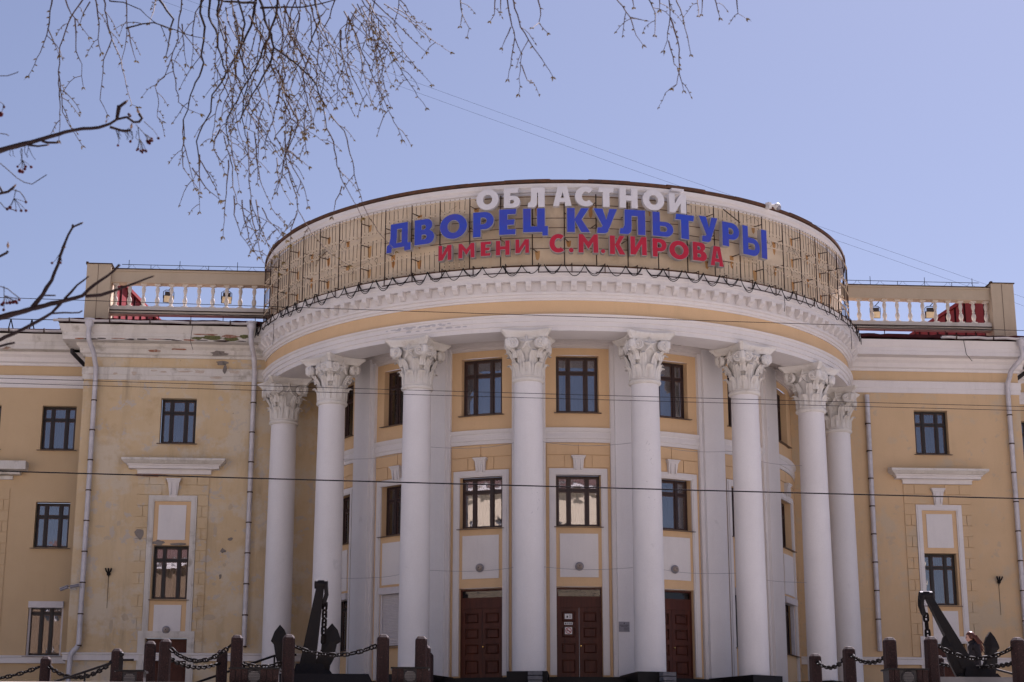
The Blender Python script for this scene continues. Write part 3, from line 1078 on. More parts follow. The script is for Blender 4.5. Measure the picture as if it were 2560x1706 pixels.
# --- entrance doors ---------------------------------------------------------
def make_door():
    w, z1 = 1.44, 2.79       # local z from the sill
    fr = MB().box(-w / 2, -w / 2 + .05, 0, .12, 0, z1).box(w / 2 - .05, w / 2, 0, .12, 0, z1).box(-w / 2 + .05, w / 2 - .05, 0, .12, z1 - .05, z1)
    fr.box(-w / 2 + .05, w / 2 - .05, 0.01, .12, 2.19, 2.53)
    d = obj('entrance_door', fr, M['door'], None, sm=None)
    PROTO.append(d)
    obj('transom_pane', MB().box(-w / 2 + .05, w / 2 - .05, .05, .06, 2.53, z1 - .05), M['glass_dull'], d, sm=None)
    obj('transom_backing', MB().box(-w / 2 + .05, w / 2 - .05, .11, .13, 2.53, z1 - .05), M['curtain_dim'], d, sm=None)
    for s in (-1, 1):
        x0, x1 = (-w / 2 + .052, -.004) if s < 0 else (.004, w / 2 - .052)
        lf = MB().box(x0, x1, .075, .10, 0.01, 2.188)
        st = .11
        lf.box(x0, x0 + st, .03, .0749, .01, 2.188).box(x1 - st, x1, .03, .0749, .01, 2.188)
        rails = [.01, .16, .60, .76, 1.10, 1.24, 1.58, 1.72, 2.06, 2.188]
        for i in range(0, 10, 2):
            lf.box(x0 + st, x1 - st, .03, .0749, rails[i], rails[i + 1])
        obj('door_leaf', lf, M['door'], d, sm=None)
        for i in range(1, 9, 2):
            a, b, c, e = x0 + st + .03, x1 - st - .03, rails[i] + .03, rails[i + 1] - .03
            obj('door_panel', MB().hexa([(a, .0748, c), (b, .0748, c), (a, .0748, e), (b, .0748, e), (a + .03, .04, c + .03), (b - .03, .04, c + .03), (a + .03, .04, e - .03), (b - .03, .04, e - .03)]), M['door'], d, sm=None)
    kn = MB().lathe([(.012, 0), (.012, .04), (.026, .05), (.028, .07), (.016, .085)], 10)
    kn.xf(Matrix.Translation((-.045 + .09, .03, 1.0)) @ Matrix.Rotation(pi / 2, 4, 'X'))
    obj('handle', kn, M['brass'], d)
    return d


DOOR = make_door()
TL[DOOR] = tree_list(DOOR)
for k in (-1, 0, 1):
    b = OFF + STEP * k
    put(DOOR, cyl_loc(RW - .16, b, 3.50), rad(b))
# roller shutters in the outer bays
for k in (-3, -2, 2, 3):
    b = OFF + STEP * k
    T = Matrix.Translation(cyl_loc(RW - .02, b, 0)) @ Matrix.Rotation(rad(b), 4, 'Z')
    m = MB().box(-.70, .70, -.12, .12, 6.30, 6.51)
    m.xf(T)
    bx = obj('shutter_box', m, M['shutter'], PAL, sm=None)
    m = MB().box(-.70, -.62, .02, .14, 4.64, 6.30).box(.62, .70, .02, .14, 4.64, 6.30)
    obj('shutter_guide', m.xf(T), M['shutter'], PAL, sm=None)
    if k == -2:
        for i in range(30):
            z = 4.66 + i * .0545
            s = MB()
            s.add([(-.62, .07, z), (.62, .07, z), (.62, .052, z + .026), (-.62, .052, z + .026), (.62, .07, z + .053), (-.62, .07, z + .053)],
                  [(0, 1, 2, 3), (3, 2, 4, 5)])
            obj('shutter_slat', s.xf(T), M['shutter'], bx, sm=None)

# --- columns ----------------------------------------------------------------
def acanthus(h, w, curl, thick=.03):
    mb = MB()
    n, m = 9, 4
    def P(t, s):
        wid = w / 2 * (1 - .25 * t) * (1 + .22 * abs(sin(t * pi * 3.2))) * (1 if t < .86 else .72)
        z = h * (t if t < .80 else .80 + .20 * sin((t - .80) / .20 * pi * .62))
        out = .012 + .035 * t + (curl * (max(0, t - .55) / .45) ** 2)
        if t > .92:
            z -= .05 * h * (t - .92) / .08 * 2.2
        out += .022 * (1 - s * s) + .008 * cos(s * 7)
        return (s * wid, -out, z)
    vs, fs = [], []
    for i in range(n + 1):
        for j in range(m + 1):
            vs.append(P(i / n, -1 + 2 * j / m))
    for i in range(n):
        for j in range(m):
            a = i * (m + 1) + j
            fs.append((a, a + 1, a + m + 2, a + m + 1))
    o = len(vs)
    vs += [(x, y + thick, z) for (x, y, z) in vs]
    fs += [tuple(o + q for q in reversed(f)) for f in list(fs)]
    rim = [j for j in range(m + 1)] + [i * (m + 1) + m for i in range(1, n + 1)] + [n * (m + 1) + j for j in range(m - 1, -1, -1)] + [i * (m + 1) for i in range(n - 1, 0, -1)]
    for q in range(len(rim)):
        a, b = rim[q], rim[(q + 1) % len(rim)]
        fs.append((a, b, o + b, o + a))
    mb.add(vs, fs)
    # midrib and two veins
    mb.tube([P(t, 0) for t in (0, .2, .4, .6, .8, .92)], [.030, .027, .024, .020, .016, .010], 5)
    for s in (-.55, .55):
        mb.tube([Vector(P(t, s * t / .85)) + Vector((0, -.004, 0)) for t in (.1, .35, .6, .85)], [.019, .017, .014, .009], 4)
    return mb


def volute(r):
    """spiral scroll facing -Y, centre at origin"""
    mb = MB()
    mb.lathe([(r * .97, -.05), (r * .97, .05)], 18)
    mb.xf(Matrix.Rotation(pi / 2, 4, 'X'))
    pts, rs = [], []
    for i in range(40):
        t = i / 39
        a = t * 2 * pi * 2.4
        q = r * (.98 - .86 * t)
        pts.append((q * sin(a + .4), -.055, q * cos(a + .4)))
        rs.append(.030 * (1 - .45 * t))
    mb.tube(pts, rs, 6)
    mb.ball((0, -.06, 0), .045)
    return mb


def star(r, d):
    mb = MB()
    vs = [(0, -d, 0)]
    for i in range(10):
        a = pi * i / 5
        q = r if i % 2 == 0 else r * .42
        vs.append((q * sin(a), 0, q * cos(a)))
    fs = [(0, 1 + i, 1 + (i + 1) % 10) for i in range(10)] + [tuple(range(10, 0, -1))]
    return mb.add(vs, fs)


def make_column():
    prof = []
    for i in range(13):
        t = i / 12
        z = 3.571 + (12.42 - 3.571) * t
        prof.append((.475 - .040 * t ** 1.6, z))
    sh = obj('column', MB().lathe(prof, 48), M['white_col'], None)
    PROTO.append(sh)
    Z = 12.40
    obj('astragal', MB().lathe([(.44, 0), (.47, .01), (.505, .04), (.515, .075), (.505, .11), (.47, .13), (.47, .145), (.49, .16), (.485, .18), (.44, .19)], 40, (0, 0, Z)), M['white_capital'], sh)
    bell = obj('capital', MB().lathe([(.40, .17), (.39, .55), (.42, .85), (.50, 1.02), (.56, 1.30), (.56, 1.37)], 32, (0, 0, Z)), M['white_capital'], sh)
    # abacus: concave sides, cut corners, moulded edge
    def aba(hs, c, z0, z1, hs1, c1):
        mb = MB()
        n = 8
        def ring(h, cc):
            pts = []
            for q in range(4):
                for i in range(n + 1):
                    t = -1 + 2 * i / n
                    x = (h - cc) * t
                    y = -(h - .19 * (1 - t * t))
                    a = q * pi / 2
                    pts.append((x * cos(a) - y * sin(a), x * sin(a) + y * cos(a)))
            return pts
        A, B = ring(hs, c), ring(hs1, c1)
        N = len(A)
        mb.add([(x, y, z0) for x, y in A] + [(x, y, z1) for x, y in B], [tuple(range(N - 1, -1, -1)), tuple(range(N, 2 * N))] + [(i, (i + 1) % N, N + (i + 1) % N, N + i) for i in range(N)])
        return mb
    ab = aba(.66, .07, Z + 1.36, Z + 1.43, .70, .07)
    t = aba(.70, .07, Z + 1.4301, Z + 1.52, .79, .08)
    ab.add(t.v, t.f)
    t = aba(.80, .08, Z + 1.5201, Z + 1.575, .81, .08)
    ab.add(t.v, t.f)
    obj('abacus', ab, M['white_capital'], sh, sm=20)
    vm, sm_, lo, hi, pl = mesh_of('volute', volute(.165)), mesh_of('star', star(.27, .13), None), mesh_of('acanthus_leaf', acanthus(.45, .26, .17), 50), mesh_of('acanthus_leaf', acanthus(.84, .24, .27), 50), None
    hl = mesh_of('acanthus_leaf', acanthus(.32, .20, .24), 50)
    for q in range(4):
        a = q * pi / 2
        for s in (-1, 1):
            v = obj('volute', vm, M['white_capital'], sh, loc=(0, 0, 0))
            p = Matrix.Rotation(a, 3, 'Z') @ Vector((s * .40, -.60, 0))
            v.location = (p.x, p.y, Z + 1.17)
            v.rotation_euler = (0, 0, a + s * .32)
        st = obj('star', sm_, M['white_capital'], sh)
        p = Matrix.Rotation(a, 3, 'Z') @ Vector((0, -.565, 0))
        st.location = (p.x, p.y, Z + 1.20)
        st.rotation_euler = (rad(0), 0, a)
        # scroll body wrapping the corner between two volutes
        cb = MB()
        cb.ball((0, 0, 0), .15, 10, 8, (.95, 1.1, 1.0))
        cb.add(*(lambda b: (b.v, b.f))(MB().tube([(0, .0, -.10), (0, -.10, -.02), (0, -.12, .10), (0, -.02, .20)], [.11, .12, .10, .08], 8)))
        co = obj('corner_scroll', cb, M['white_capital'], sh)
        p = Matrix.Rotation(a + pi / 4, 3, 'Z') @ Vector((0, -.70, 0))
        co.location = (p.x, p.y, Z + 1.17)
        co.rotation_euler = (0, 0, a + pi / 4)
    for i in range(8):
        for (me, r, da) in ((lo, .43, 0), (hi, .425, .5)):
            a = 2 * pi * (i + da) / 8
            l = obj('acanthus_leaf', me, M['white_capital'], sh)
            p = Matrix.Rotation(a, 3, 'Z') @ Vector((0, -r, 0))
            l.location = (p.x, p.y, Z + .17)
            l.rotation_euler = (0, 0, a)
    for i in range(4):
        a = pi / 4 + i * pi / 2
        l = obj('acanthus_leaf', hl, M['white_capital'], sh)
        p = Matrix.Rotation(a, 3, 'Z') @ Vector((0, -.53, 0))
        l.location = (p.x, p.y, Z + .74)
        l.rotation_euler = (0, 0, a)
    return sh


COLU = make_column()
TL[COLU] = tree_list(COLU)
DTH = math.degrees(.358)
for k in range(8):
    a = (k - 3.5) * DTH
    put(COLU, cyl_loc(RCOL, a, 0), rad(a))
    # black granite pedestal running back to the wall
    f = cyl(RCOL)
    obj('pedestal', MB().mbox(f, a - 3.2, a + 3.2, GZ, BASE, -1.75, .62, 4), M['black_granite'], PAL, sm=None)
obj('podium', MB().sweep(arc(RW, -80, 80, 60), [(-1, GZ), (2.2, GZ), (2.2, 3.0), (1.75, 3.0), (1.75, 3.18), (1.3, 3.18), (1.3, 3.36), (.9, 3.36), (.9, 3.49), (-1, 3.49)]), M['black_granite'], PAL, sm=None)
for a in (-8.9, 11.5):
    for i in range(9):
        z = GZ + .03 + i * .135
        T = Matrix.Translation(cyl_loc(RCOL + .85, a, 0)) @ Matrix.Rotation(rad(a) + random.uniform(-.03, .03), 4, 'Z')
        m = MB().box(-.20, .20, -.17, .17, z, z + .11)
        obj('slate_slab', m.xf(T), M['slate'], PAL, sm=None)

# --- curved entablature -----------------------------------------------------
A0, A1, NN = -84, 84, 120
ARCH = arc(10.75, A0, A1, NN)
obj('architrave', MB().sweep(ARCH, [(-1.05, 13.98), (0, 13.98), (0, 14.12), (.035, 14.125), (.035, 14.27), (.07, 14.275), (.07, 14.40), (.12, 14.43), (.14, 14.48), (-1.05, 14.48)]), M['white'], PAL, sm=25)
obj('frieze', MB().sweep(ARCH, [(-.5, 14.481), (-.02, 14.481), (-.02, 14.95), (-.5, 14.95)]), M['yellow'], PAL, sm=25)
obj('bed_moulding', MB().sweep(ARCH, [(-.5, 14.951), (.02, 14.951), (.03, 15.0), (.08, 15.02), (.09, 15.10), (.15, 15.13), (.16, 15.19), (.12, 15.2), (.12, 15.49), (-.5, 15.49)]), M['white'], PAL, sm=25)
obj('cornice', MB().sweep(ARCH, [(-.5, 15.491), (.31, 15.491), (.31, 15.64), (.33, 15.65), (.33, 15.70), (.37, 15.78), (.40, 15.88), (.42, 15.93), (-.5, 16.02)]), M['white'], PAL, sm=25)
obj('cornice_flashing', MB().sweep(ARCH, [(-.45, 16.04), (.44, 15.935), (.45, 15.95), (-.45, 16.12)]), M['rust'], PAL, sm=25)

def modillion():
    mb = MB()
    # scrolled bracket with three flutes, local: x across, -y outward
    w = .095
    mb.box(-w * 1.15, w * 1.15, -.34, 0, .215, .255)
    prof = [(0, 0), (-.10, .0), (-.16, .03), (-.20, .08), (-.27, .10), (-.31, .13), (-.32, .215), (0, .215)]
    mb.prism(prof, lambda a, b, d: (d, a, b), -w, w)
    for x in (-.055, 0, .055):
        mb.tube([(x, -.06, -.004), (x, -.15, .02), (x, -.20, .072), (x, -.28, .10), (x, -.318, .15)], .017, 5)
    return mesh_of('modillion', mb, 30)


md = modillion()
for i in range(67):
    a = -80.85 + 2.45 * i
    l = cyl_loc(10.87, a, 15.235)
    obj('modillion', md, M['white'], PAL, loc=l, rz=rad(a)).scale = (.9, .68, 1.05)

# attic drum: wall, top moulding, rusty coping in sheets
RD = 10.62
obj('drum_wall', MB().sweep(arc(RD, -125, 125, 140), [(-.4, 15.95), (0, 15.95), (0, 18.62), (-.4, 18.62)]), M['drum'], PAL, sm=25)
obj('drum_moulding', MB().sweep(arc(RD, -125, 125, 140), [(-.4, 18.45), (.03, 18.45), (.03, 18.53), (.08, 18.55), (.09, 18.63), (.14, 18.69), (.15, 18.81), (-.4, 18.83)]), M['white'], PAL, sm=25)
obj('drum_roof', MB().lathe([(10.1, 18.60), (10.1, 18.80), (.5, 19.0)], 64, (0, YC, 0)), M['maroon_roof'], PAL)
a = -124.0
while a < 124:
    st = random.uniform(6.2, 7.6)
    j = random.uniform(-.012, .012)
    obj('coping_sheet', MB().sweep(arc(RD, a, a + st + .25, 6), [(-.5, 18.88 + j), (.19 + j, 18.835 + j), (.205 + j, 18.85 + j), (.205 + j, 18.935 + j), (-.5, 18.97 + j)]), M['rust'], PAL, sm=25)
    a += st

# painted-over smudges on the architrave and columns
rs = random.Random(31)
for row, (z0, n) in enumerate(((14.335, 9), (14.20, 7), (14.30, 6))):
    a = (-35.5, -31.5, -33.5)[row]
    for i in range(n):
        w_, h_ = rs.uniform(.5, 1.5), rs.uniform(.03, .07)
        f = cyl(10.75 + (.07 if z0 > 14.28 else .035))
        obj('paint_smudge', MB().prism([(a, z0), (a + w_ * .8, z0 - .01), (a + w_, z0 + h_ * .6), (a + w_ * .6, z0 + h_), (a + .05, z0 + h_ * .7)], lambda u, zz, d: f(u, zz, d), .0015, .003), M['smudge'], PAL, sm=None)
        a += w_ + rs.uniform(.2, .9)
for (k, zc_, n) in ((3, 8.6, 12), (4, 10.2, 14), (4, 8.9, 5)):
    ak = (k - 3.5) * DTH
    for i in range(n):
        ph = rs.uniform(-.1, .55) - ak * .012
        z0 = zc_ + rs.uniform(-.45, .45)
        l, tl = rs.uniform(.04, .16), rs.uniform(-.6, .9)
        rr_ = .4695 - .04 * ((z0 - 3.57) / 8.85) ** 1.6 + .0005
        cx_, cy_, _ = cyl_loc(RCOL, ak, 0)
        pts = [(cx_ + rr_ * sin(ph + q * l * .8), cy_ - rr_ * cos(ph + q * l * .8), z0 + q * l * tl) for q in (0, .33, .66, 1)]
        obj('paint_smudge', MB().tube(pts, rs.uniform(.005, .011), 4), M['smudge'], PAL)

# --- balustrades over the flanks --------------------------------------------
balp = [(.085, 0), (.085, .07), (.055, .085), (.05, .12), (.075, .19), (.088, .26), (.075, .33), (.045, .40), (.04, .43), (.058, .445), (.058, .465), (.04, .48), (.045, .53), (.068, .61), (.075, .67), (.06, .74), (.045, .78), (.05, .80), (.085, .81), (.085, .875)]
bal_me = mesh_of('baluster', MB().lathe(balp, 14).box(-.10, .10, -.10, .10, -.002, .06).box(-.10, .10, -.10, .10, .82, .876), 30)
for s in (-1, 1):
    xa, xb = sorted((s * 16.18, s * 10.3))
    R = obj('balustrade_rail', MB().box(xa, xb, .38, .82, 17.895, 18.30).box(xa, xb, .34, .86, 18.301, 18.37), M['beige'], PAL, sm=None)
    obj('balustrade_flashing', MB().box(xa, xb, .30, .90, 18.372, 18.40), M['dark_rust'], PAL, sm=None)
    obj('balustrade_plinth', MB().box(xa, xb, .40, .80, 16.86, 17.02).box(xa, xb, .44, .76, 16.73, 16.858), M['baluster'], PAL, sm=None)
    obj('plinth_rail', MB().box(xa, xb, .36, .40, 16.84, 16.87).box(xa, xb, .37, .41, 16.74, 16.76), M['dark_rust'], PAL, sm=None)
    for x in ([-16.02 + .495 * i for i in range(11)] if s < 0 else [11.23 + .483 * i for i in range(11)]):
        obj('baluster', bal_me, M['baluster'], PAL, loc=(x, .6, 17.02))
    for i in range(5):
        x = s * (11.0 + 1.15 * i)
        obj('plinth_strut', MB().box(x - .012, x + .012, .58, .61, 16.2, 16.73), M['dark_rust'], PAL, sm=None)
    px = s * 16.60
    p = obj('pier', MB().box(px - .43, px + .43, .2, 1.05, 16.2, 18.50), M['beige'], PAL, sm=None)
    obj('pier_flashing', MB().box(px - .47, px + .47, .15, 1.1, 18.502, 18.53).box(px - .46, px - .38, .14, .3, 18.53, 18.57), M['dark_rust'], PAL, sm=None)
    obj('pier_joint', MB().box(px - .03, px - .018, .19, .2, 16.25, 18.48), M['dark_rust'], PAL, sm=None)
    # thin rail of wires above
    m = MB()
    x0, x1 = s * 15.86, s * 10.68
    for z in (18.44, 18.63):
        m.tube([(x0, .6, z), (x1, .6, z)], .012, 5)
    obj('roof_rail', m, M['black_iron'], PAL)
    for i in range(6):
        x = x0 + (x1 - x0) * i / 5
        hgt = 18.80 if i in (0, 2, 4) else 18.64
        obj('roof_rail_post', MB().tube([(x + .25 * s * -1 * (i == 0), .6, 18.38), (x + .25 * s * -1 * (i == 0), .6, hgt)], .011, 5), M['black_iron'], PAL)
    m = MB()
    for i in range(6):
        x = x0 + (x1 - x0) * (i + .4) / 6
        m.tube([(x, .6, 18.63), (x - .08, .58, 18.52), (x - .20, .56, 18.45)], .005, 4)
        m.tube([(x + .05, .6, 18.63), (x + .09, .58, 18.54), (x + .22, .56, 18.45)], .005, 4)
    obj('loose_wire', m, M['wire'], PAL)

# red ribbed stair houses behind the balustrades: upright sheet-metal gables under a raking trim
for s in (-1, 1):
    (u0, v0), (u1, v1) = ((311.6, 712.3), (408.0, 812.2)) if s < 0 else ((2399.5, 757.1), (2265.0, 846.7))
    A = at(u0, v0, 5.0)
    nrm = Vector((.98 * -s, -.20, 0)).normalized()
    tg = Vector((-nrm.y, nrm.x, 0)) * (1 if -nrm.y * -s > 0 else -1)      # along the wall, towards the middle of the palace
    eye = Vector((CX, -CD, 0))
    dr = (at(u1, v1, 5.0) - eye)
    B = eye + dr * ((A - eye).dot(nrm) / dr.dot(nrm))
    LEN = (B - A).dot(tg)
    sl = (B.z - A.z) / LEN
    o0, o1 = -LEN * .42, LEN * 1.35
    ZC = A.z + .10                     # the ridge stops below the balustrade rail

    def TP(a_, z_=None, d_=0.0):
        p = A + tg * a_ + nrm * d_
        return Vector((p.x, p.y, min(ZC, A.z + sl * a_) if z_ is None else z_))
    oc = (ZC - A.z) / sl
    front = [TP(o0, 15.9), TP(o1, 15.9), TP(o1, max(15.95, TP(o1).z)), TP(oc), TP(o0)]
    back = [p + Vector((0, .5, 0)) for p in front]
    obj('stair_house', MB().add(front + back, [(0, 1, 2, 3, 4), (9, 8, 7, 6, 5)] + [(i, (i + 1) % 5, 5 + (i + 1) % 5, 5 + i) for i in range(5)]), M['red_roof'], PAL, sm=None)
    q = o0 + .1
    while q < o1:
        zt = TP(q).z - .10
        if zt > 16.1:
            obj('rib', MB().hexa([TP(q - .035, 15.9, 0), TP(q + .035, 15.9, 0), TP(q - .02, 15.9, .05), TP(q + .02, 15.9, .05), TP(q - .035, zt, 0), TP(q + .035, zt, 0), TP(q - .02, zt, .05), TP(q + .02, zt, .05)]), M['maroon_roof'], PAL, sm=None)
        q += LEN / 6.2
    obj('raking_trim', MB().hexa([TP(oc, ZC - .10, 0.001), TP(o1, TP(o1).z - .10, 0.001), TP(oc, ZC - .10, .09), TP(o1, TP(o1).z - .10, .09),
                                  TP(oc, ZC + .04, 0.001), TP(o1, TP(o1).z + .04, 0.001), TP(oc, ZC + .04, .09), TP(o1, TP(o1).z + .04, .09)]), M['red_roof'], PAL, sm=None)

# wing roof railing on the left: A-frames and wires
m = MB()
for x in (-19.9, -19.15, -18.05, -20.9, -22):
    m.tube([(x - .10, 1.7, 16.25), (x, 1.7, 16.80)], .022, 5).tube([(x + .12, 1.9, 16.25), (x, 1.7, 16.80)], .022, 5)
for z in (16.40, 16.80):
    m.tube([(-26, 1.7, z), (-17.6, 1.7, z)], .016, 5)
obj('snow_guard', m, M['black_iron'], PAL)
m2 = MB()
for x in (19.9, 18.4, 20.9):
    m2.tube([(x - .10, 1.7, 16.25), (x, 1.7, 16.80)], .022, 5).tube([(x + .12, 1.9, 16.25), (x, 1.7, 16.80)], .022, 5)
for z in (16.40, 16.80):
    m2.tube([(26, 1.7, z), (17.6, 1.7, z)], .016, 5)
obj('snow_guard', m2, M['black_iron'], PAL)

# hand-shaped black lamp brackets on the flanks
for s in (-1, 1):
    m = MB()
    cx_ = s * 15.58
    m.ball((cx_, -.05, 7.36), .07, 8, 6, (1, .6, 1))
    for dx in (-.10, 0, .10):
        m.tube([(cx_, -.06, 7.36), (cx_ + dx * .7, -.12, 7.44), (cx_ + dx, -.16, 7.54)], [.03, .028, .03], 6)
    m.tube([(cx_, -.04, 7.30), (cx_, -.012, 7.20), (cx_, -.008, 6.2)], [.02, .008, .006], 5)
    tag(obj('flag_holder', m, M['black_iron']), ('black three pronged flag holder on the flaking wall left of the colonnade' if s < 0 else 'black three pronged flag holder on the smoother wall right of the colonnade'), 'flag holder', 'flag holders on the flank walls')

# remove prototypes
for p in PROTO:
    for ch in kids(p):
        bpy.data.objects.remove(ch)
    bpy.data.objects.remove(p)

# ------------------------------------------------------------------ lettering on the drum
def ell(cx, cy, rx, ry, n=36, a0=0, a1=360):
    return [(cx + rx * cos(rad(a0 + (a1 - a0) * i / n)), cy + ry * sin(rad(a0 + (a1 - a0) * i / n))) for i in range(n + (0 if a1 - a0 >= 360 else 1))]


def bowl(x0, x1, y0, y1, n=12):
    """right-hand rounded bowl outline from (x0,y1) clockwise to (x0,y0)"""
    ry = (y1 - y0) / 2
    rx = min(ry * 1.05, (x1 - x0) * .8)
    return [(x0, y1)] + ell(x1 - rx, (y0 + y1) / 2, rx, ry, n, 90, -90) + [(x0, y0)]


def glyph(ch, w, h, s, t):
    """outlines [outer..., holes...] of a heavy sans letter; s stem, t bar"""
    if ch == 'О':
        return [ell(w / 2, h / 2, w / 2, h / 2, 44), ell(w / 2, h / 2, w / 2 - s * .98, h / 2 - t * 1.12, 36)]
    if ch == '.':
        return [ell(w / 2, h / 2, w / 2, h / 2, 24)]
    if ch == 'С':
        o = ell(w / 2 * 1.06, h / 2, w / 2 * 1.06, h / 2, 40, 48, 312)
        i = ell(w / 2 * 1.06, h / 2, w / 2 * 1.06 - s, h / 2 - t * 1.1, 36, 318, 42)
        return [o + i]
    if ch == 'Б':
        return [[(0, 0), (0, h), (w * .90, h), (w * .84, h - t * 1.25), (s, h - t * 1.25), (s, h * .60)] + bowl(s, w, 0, h * .60)[1:-1],
                [(s * .98, h * .21), (s * .98, h * .40)] + ell(w - s * 1.15, h * .305, s * .2, h * .095, 8, 90, -90)]
    if ch == 'Л':
        return [[(0, 0), (w * .03, h * .24), (w * .13, h * .25), (w * .19, h * .36), (w * .20, h), (w, h), (w, 0), (w - s, 0), (w - s, h - t * 1.3),
                 (w * .20 + s * .93, h - t * 1.3), (w * .20 + s * .92, h * .34)] + ell(w * .20 + s * .30, h * .22, s * .60, h * .22, 8, 0, -90)]
    if ch == 'А':
        return [[(0, 0), (w * .26, h), (w * .76, h), (w, 0), (w - s * 1.02, 0), (w * .655, h * .20), (w * .36, h * .20), (s * .95, 0)],
                [(w * .42, h * .40), (w * .60, h * .40), (w * .515, h * .72)]]
    if ch == 'Т':
        return [[(w / 2 - s / 2, 0), (w / 2 - s / 2, h - t * 1.2), (0, h - t * 1.2), (w * .05, h), (w, h), (w * .96, h - t * 1.2), (w / 2 + s / 2, h - t * 1.2), (w / 2 + s / 2, 0)]]
    if ch == 'Н':
        return [[(0, 0), (0, h), (s, h), (s, h * .62), (w - s, h * .62), (w - s, h), (w, h), (w, 0), (w - s, 0), (w - s, h * .37), (s, h * .37), (s, 0)]]
    if ch in 'ИЙ':
        g = [[(0, 0), (0, h), (s * .94, h), (s * .94, h * .47), (w - s * .98, h), (w, h), (w, 0), (w - s * .94, 0), (w - s * .94, h * .53), (s * .98, 0)]]
        if ch == 'Й':
            g.append([(w * .16, h * 1.16), (w * .16, h * 1.29), (w * .88, h * 1.29), (w * .88, h * 1.16)])
        return g
    if ch == 'Д':
        return [[(0, -h * .02), (w * .02, h * .24), (w * .11, h * .31), (w * .16, h * .50), (w * .17, h), (w * .88, h), (w * .88, h * .27), (w, h * .27), (w, -h * .02),
                 (w * .74, -h * .02), (w * .72, h * .12), (w * .24, h * .12), (w * .22, -h * .02)],
                [(w * .42, h * .31), (w * .44, h * .50), (w * .44, h * .78), (w * .62, h * .78), (w * .62, h * .31)]]
    if ch == 'В':
        up = [(0, h)] + ell(w * .90 - h * .25, h * .755, h * .25, h * .245, 12, 90, -55)
        dn = ell(w - h * .28, h * .28, h * .28, h * .28, 12, 60, -90) + [(0, 0)]
        return [up + dn, [(s, h * .60), (s, h * .76)] + ell(s * 1.28, h * .68, s * .22, h * .08, 8, 90, -90), [(s, h * .22), (s, h * .38)] + ell(s * 1.35, h * .30, s * .25, h * .08, 8, 90, -90)]
    if ch == 'Р':
        return [[(0, 0), (0, h)] + bowl(0, w, h * .29, h, 16)[1:-1] + [(s, h * .29), (s, 0)],
                [(s, h * .52), (s, h * .76)] + ell(s * 1.25, h * .64, s * .42, h * .12, 10, 90, -90)]
    if ch == 'Е':
        return [[(0, 0), (0, h), (w * .97, h), (w * .92, h - t * 1.25), (s, h - t * 1.25), (s, h * .60), (w * .88, h * .60), (w * .83, h * .37), (s, h * .37), (s, t * 1.25), (w * .97, t * 1.25), (w, 0)][:10]
                + [(w * .94, t * 1.25), (w * .90, 0)]]
    if ch == 'Ц':
        b = h * .13
        return [[(0, b), (0, h), (s, h), (s, b + t * 1.2), (w * .88 - s, b + t * 1.2), (w * .88 - s, h), (w * .88, h), (w * .88, b + t * 1.2), (w, b + t * 1.2), (w, 0), (w * .76, 0), (w * .75, b)]]
    if ch == 'К':
        return [[(0, 0), (0, h), (s, h), (s, h * .60), (w * .60, h), (w * .96, h), (w * .64, h * .53), (w, 0), (w * .60, 0), (s, h * .43), (s, 0)]]
    if ch == 'У':
        return [[(0, h), (w * .40, h), (w * .535, h * .60), (w * .66, h), (w, h), (w * .66, h * .20)] + ell(w * .44, h * .16, w * .20, h * .16, 8, 10, -90)
                + [(w * .14, 0), (w * .17, h * .25), (w * .33, h * .26), (w * .37, h * .31)]]
    if ch == 'Ь':
        return [[(0, 0), (0, h), (s, h), (s, h * .62)] + bowl(s, w, 0, h * .62, 16)[1:-1],
                [(s, h * .22), (s, h * .42)] + ell(w - s * 1.15, h * .32, s * .28, h * .10, 10, 90, -90)]
    if ch == 'Ы':
        b = w * .70
        return [[(0, 0), (0, h), (s * .95, h), (s * .95, h * .62)] + bowl(s * .95, b, 0, h * .62, 16)[1:-1],
                [(s * .95, h * .22), (s * .95, h * .42)] + ell(b - s * 1.1, h * .32, s * .26, h * .10, 10, 90, -90),
                [(w - s * .98, 0), (w - s * .98, h), (w, h), (w, 0)]]
    if ch == 'М':
        return [[(0, 0), (w * .02, h), (w * .24, h), (w * .50, h * .62), (w * .76, h), (w * .98, h), (w, 0), (w - s * .92, 0), (w - s * .96, h * .52), (w * .5, h * .17), (s * .96, h * .52), (s * .92, 0)]]
    return []


def letter_mesh(outs, y0, y1, offset=0.0):
    cu = bpy.data.curves.new('letter', 'CURVE')
    cu.dimensions = '2D'
    cu.fill_mode = 'BOTH'
    for pts in outs:
        sp = cu.splines.new('POLY')
        sp.points.add(len(pts) - 1)
        for i, (a, b) in enumerate(pts):
            sp.points[i].co = (a, b, 0, 1)
        sp.use_cyclic_u = True
    cu.extrude = (y1 - y0) / 2
    cu.offset = offset
    o = bpy.data.objects.new('letter', cu)
    COL.objects.link(o)
    dg = bpy.context.evaluated_depsgraph_get()
    me = bpy.data.meshes.new_from_object(o.evaluated_get(dg))
    bpy.data.objects.remove(o)
    bpy.data.curves.remove(cu)
    ym = (y0 + y1) / 2
    for v in me.vertices:
        x, y, z = v.co
        v.co = (x, ym - z, y)
    me.materials.clear()
    smooth(me, 30)
    return me


